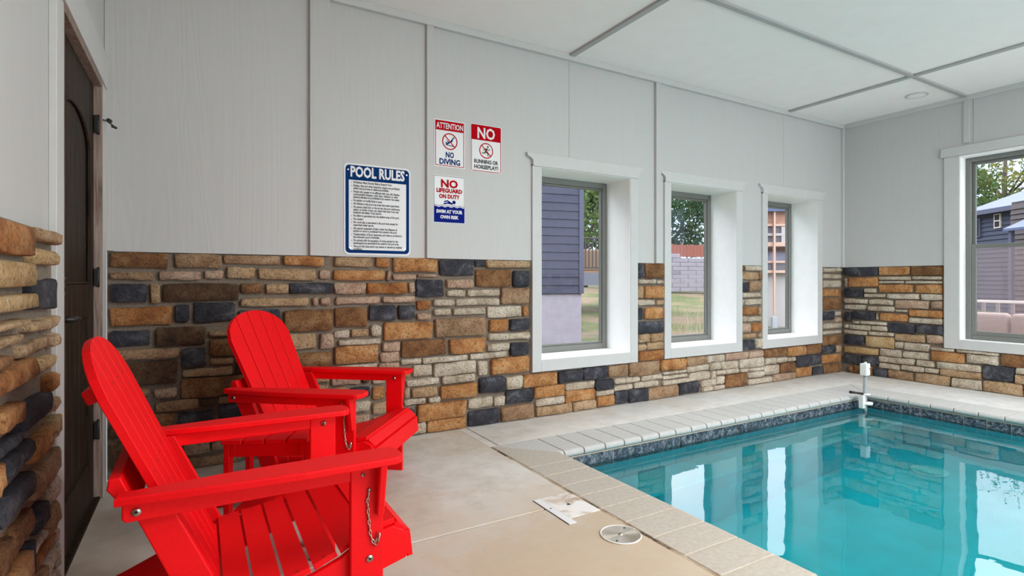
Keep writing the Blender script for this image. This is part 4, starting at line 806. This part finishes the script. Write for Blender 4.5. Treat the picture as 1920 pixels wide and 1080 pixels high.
# local x runs along the facade (0 = right corner, negative to the left), y goes away from us
part('foundation', boxm(stucco, -9, -.03, .04, 7, -.3, 1.03, bev=.01), nh)
part('wall_core', boxm(navyt, -9, -.012, .03, 7, 1.0302, 5.6), nh)
nb = 27
for i in range(nb):
    z_ = 1.035+i*.166
    part('siding_board', prismm(navys, [(.0, z_), (.029, z_), (.029, z_+.168), (.017, z_+.168)], -9, -.102, 'x'), nh)
part('corner_board', boxm(navyt, -.10, 0, -.012, .029, 1.03, 5.6, bev=.003), nh); part('corner_board', boxm(navyt, -.0115, .012, .03, .14, 1.03, 5.6), nh)
part('roof', prismm(roofm, [(-.5, 5.5), (3.5, 7.4), (7.5, 5.5), (7.5, 5.62), (3.5, 7.55), (-.5, 5.62)], -9.4, .45, 'x'), nh)
gv = simple('gravel_grey', (.30, .27, .25), .9, var=.4); sg = random.Random(3); bm = bmesh.new()
for k_ in range(420):
    p_ = Vector((sg.uniform(-2.2, .1), sg.uniform(-.7, .0), 0)); r_ = sg.uniform(.012, .035); mt = Matrix.Translation(p_+Vector((0, 0, r_*.3))) @ Matrix.Diagonal((r_, r_*sg.uniform(.6, 1), r_*.6, 1))
    bmesh.ops.create_icosphere(bm, subdivisions=1, radius=1, matrix=mt)
o = part('gravel_bed', mesh_from(bm, gv)); o.location = (6.78, 8.80, gz(6.78, 8.8)+.005); o.rotation_euler = (0, 0, R(-12.2)); tag(o, 'loose grey gravel along the stucco base of the blue house', 'gravel'); o['kind'] = 'stuff'
# raised deck railing beyond it
dk = thing('raised_deck', 'dark railed wooden deck seen past the blue house corner, first window', 'deck', (10.9, 13.9, 0), R(-10))
dkm = simple('deck_dark', (.045, .04, .045), .6); dkw = simple('deck_wood', (.28, .18, .11), .7)
part('deck_floor', boxm(dkw, -.4, 3, 0, 2.5, 1.36, 1.42), dk); part('rim_joist', boxm(simple('rim_grey', (.16, .17, .21), .6), -.4, 3, -.04, 0, .95, 1.36), dk)
part('top_rail', boxm(dkm, -.4, 3, -.03, .05, 2.45, 2.50, bev=.01), dk); part('bottom_rail', boxm(dkm, -.4, 3, -.01, .03, 1.5, 1.54), dk)
for i in range(26): part('baluster', boxm(dkm, -.38+i*.13, -.35+i*.13, -.005, .025, 1.54, 2.45), dk)
for x_ in (-.38, 2.9): part('post', boxm(dkm, x_-.05, x_+.05, .06, .16, -.19, 2.45), dk)
part('deck_cushion', boxm(dkw, .0, .9, .6, .9, 1.42, 2.15, bev=.05, seg=2), dk)
# block retaining wall, fence
bw = thing('retaining_wall', 'stepped pale lilac block retaining wall at the top of the lawn, second window', 'wall', (19.2, 20.2, .55), R(-15))
bl = simple('block_pale', (.27, .245, .28), .9, bs=.3, bscale=5, var=.08); bd = simple('block_darker', (.20, .18, .22), .9, bs=.3, bscale=5, var=.1)  # pale blocks, with scattered ones in a darker lilac
for r_ in range(9):
    for c_ in range(9):
        if c_ < 2 and r_ > 8: continue
        x_ = -1.5+c_*.92+(.46 if r_ % 2 else 0)
        if r_ == 8 and c_ > 3: continue
        part('block', boxm(bl if (c_*7+r_*3) % 11 else bd, x_, x_+.905, 0, .4, r_*.215, r_*.215+.205, bev=.012), bw)
fn_ = thing('board_fence', 'red-brown board fence on top of the block wall, second window', 'fence', (19.2, 20.7, .55), R(-15))
fm = simple('fence_red_brown', (.24, .075, .05), .8, var=.2)
for i in range(40): part('fence_board', boxm(fm, -1.6+i*.2, -1.41+i*.2, 0, .03, 1.80, 2.42+.04*(i % 3 == 0)), fn_)
for i in range(5): part('post', boxm(fm, -1.5+i*1.9, -1.4+i*1.9, .035, .13, 0, 2.4), fn_)
# dry stalks in front
dry = simple('dry_grass', (.42, .33, .22), .9, var=.2); sg = random.Random(9)
for cx_, cy_ in ((8.6, 8.2), (10.1, 9.1), (9.3, 8.0)):
    bm = bmesh.new()
    for k_ in range(26):
        x_, y_ = sg.gauss(0, .25), sg.gauss(0, .25); dx_, dy_ = sg.gauss(0, .16), sg.gauss(0, .16); h_ = sg.uniform(.4, 1.1)
        tube(bm, [(x_, y_, 0), (x_+dx_*.4, y_+dy_*.4, h_*.6), (x_+dx_, y_+dy_, h_)], [.004, .003, .001], 3, cap=False)
    o = part('dry_grass_clump', mesh_from(bm, dry)); o.location = (cx_, cy_, gz(cx_, cy_)-.01); tag(o, {8.6: 'nearest left tuft of dry tan stalks on the lawn, second window', 10.1: 'farthest right tuft of dry tan stalks on the lawn, second window', 9.3: 'middle tuft of dry tan stalks on the lawn, second window'}[cx_], 'grass', 'dry grass tufts outside')
# house with peach porches, third window
ph = thing('porch_house', 'pale house with stacked peach-pink porches seen through the third window', 'house', (13.5, 9.6, -.19), R(-34))
wp = simple('porch_wall_white', (.40, .37, .365), .8, var=.03); pk = simple('porch_peach', (.50, .33, .26), .6, var=.05); br = simple('brick_orange', (.36, .19, .13), .85, bscale=14, bs=.3, var=.15); dg = simple('porch_dark', (.10, .09, .11), .4)
part('wall', boxm(wp, 0, 2.6, 1.2, 2.6, 0, 1.62), ph); part('wall', boxm(br, 0, 2.6, 1.2, 2.6, 1.621, 3.2), ph)
part('lower_wall', boxm(wp, 0, 2.6, .2, 1.19, 0, 1.49), ph)
for k_, (za, zb) in enumerate(((1.50, 1.58), (1.78, 1.84), (2.24, 2.36), (2.80, 2.87))): part('porch_band', boxm(pk, -.1, 2.6, -.02, .12, za, zb, bev=.01), ph)
part('porch_floor', boxm(pk, 0, 2.6, .13, 1.19, 1.50, 1.56), ph); part('porch_ceiling', boxm(pk, 0, 2.6, .13, 1.19, 2.26, 2.34), ph)
part('rail_panel', boxm(dg, -.05, 2.6, .03, .06, 1.585, 1.775), ph)
part('seat_cushion', boxm(simple('lilac_cushion', (.35, .36, .46), .8), .4, 1.3, .5, .9, 1.57, 2.15, bev=.12, seg=3), ph)
part('brick_panel', boxm(br, -.1, 2.6, .03, .10, 2.875, 3.2), ph)
for i in range(5): part('window_mullion', boxm(wp, .0+i*.6, .10+i*.6, .0, .10, 2.361, 2.799), ph)
part('window_band', boxm(dg, 0, 2.6, .05, .08, 2.37, 2.79), ph); part('window_bar', boxm(wp, 0, 2.6, -.005, .045, 2.54, 2.61), ph)
for x_ in (.38, 2.5): part('post', boxm(pk, x_-.025, x_+.025, -.10, -.03, .35, 3.2), ph)
for x_ in (.38, 2.5): part('post_base', boxm(simple('post_base_grey', (.36, .37, .40), .8), x_-.07, x_+.07, -.13, .01, -.3, .30, bev=.01), ph)
part('roof', boxm(roofm, -.3, 2.9, -.15, 2.9, 3.2, 3.30), ph)
# dark blue house beyond the big window; local x runs along the facade toward the camera's right
dn = simple('indigo_boards', (.020, .027, .062), .7, var=.12, bs=.2, bscale=8); db = simple('dark_brown_boards', (.045, .032, .036), .6, var=.1)
hs = thing('indigo_house', 'dark indigo house with periwinkle metal roof seen through the big right window', 'house', (29.7, 10.55, -.2), math.atan2(-.827, -.567))
# local +x = along facade to the right, local +y = right-hand normal; the facade faces us at y<0 side -> mirrored axes handled with y sign
def hb_(nm, mat, *a, **k_): return part(nm, boxm(mat, *a, **k_), hs)
hb_('wall', dn, 0, 3.2, -8, 8*0-.02, 0, 4.25) if False else None
SGN = 1  # +y points away from the camera
hb_('wall_core', dn, 0, 3.56, .03, 7, 0, 4.27)
bm = bmesh.new()
for i in range(22): prism(bm, [(-.03, i*.19), (.028, i*.19), (.028, i*.19+.191), (.018, i*.19+.191)], 0, 3.55, 'x')
part('lap_siding', mesh_from(bm, dn), hs)
part('roof', prismm(simple('periwinkle_roof', (.10, .12, .22), .6, var=.05), [(-.35, 4.20), (-.35, 4.32), (3.5, 5.75), (7.4, 4.32), (7.4, 4.20), (3.5, 5.6)], -.3, 9, 'x'), hs)
hb_('fascia', navyt, -.3, 3.2, -.37, -.355, 4.12, 4.30)
hb_('wing_wall', db, 3.55, 9, -1.2, 7, 0, 4.27)
bm = bmesh.new()
for i in range(22): prism(bm, [(-1.26, i*.19), (-1.202, i*.19), (-1.202, i*.19+.191), (-1.212, i*.19+.191)], 3.55, 9, 'x')
part('lap_siding', mesh_from(bm, db), hs)
part('porch_roof', prismm(roofm, [(-2.6, 3.05), (-1.25, 3.66), (-1.25, 3.78), (-2.6, 3.14)], 4.95, 9, 'x'), hs)
for x_ in (5.05, 7.0, 8.8): hb_('porch_post', navyt, x_, x_+.12, -2.5, -2.38, 0, 3.08)
wf = simple('warm_white_frame', (.55, .50, .44), .6); dk2 = simple('dark_pane', (.03, .025, .03), .15)
fw = hb_('window', wf, 1.22, 1.56, -.07, -.002, 3.50, 4.10); part('pane', boxes(dk2, [(1.27, 1.51, -.076, -.071, 3.55, 3.78), (1.27, 1.51, -.076, -.071, 3.83, 4.05)]), fw)
fw = hb_('window', navyt, .10, .48, -.07, -.002, 3.2, 4.0); part('pane', boxm(dk2, .15, .43, -.076, -.071, 3.25, 3.95), fw)
# outdoor sofa and railing just outside the big window
sofa = thing('outdoor_sofa', 'outdoor sofa with plump beige back cushions just outside the big window', 'sofa', (8.05, 1.9, -.15))
fm2 = simple('sofa_frame', (.16, .13, .12), .6); cu_ = simple('cushion_fabric', (.45, .35, .32), .9, bs=.3, bscale=90, var=.05)
part('base', boxm(fm2, -.2, .55, -1.1, 1.05, .12, .34, bev=.02), sofa)
for x_ in (-.15, .45):
    for y_ in (-1.0, .95): part('leg', boxm(fm2, x_, x_+.06, y_-.03, y_+.03, 0, .12), sofa)
part('seat_cushion', boxm(cu_, -.18, .53, -1.05, 1.0, .3405, .49, bev=.05, seg=3), sofa)
for yc_ in (.87, .495, .12, -.255, -.63):
    bm = bmesh.new(); bbox(bm, .17, .33, yc_-.178, yc_+.178, .495, .865, bev=.05, seg=4); part('back_cushion', mesh_from(bm, cu_, True), sofa)
rl = thing('porch_railing', 'pale porch railing behind the outdoor sofa, big window', 'railing', (10.3, 1.0, -.15))
rw = simple('rail_white', (.60, .52, .50), .6)
part('top_rail', boxm(rw, -.03, .03, -4, 3.4, .92, .96, bev=.008), rl); part('bottom_rail', boxm(rw, -.02, .02, -4, 3.4, .10, .14), rl)
gb = simple('rail_grey', (.17, .14, .14), .6)
for i in range(44): part('baluster', boxm(gb, -.018, .018, -3.95+i*.17, -3.91+i*.17, .14, .92), rl)
for y_ in (3.4, -4): part('post', boxm(rw, -.05, .05, y_-.05, y_+.05, 0, 1.0), rl)
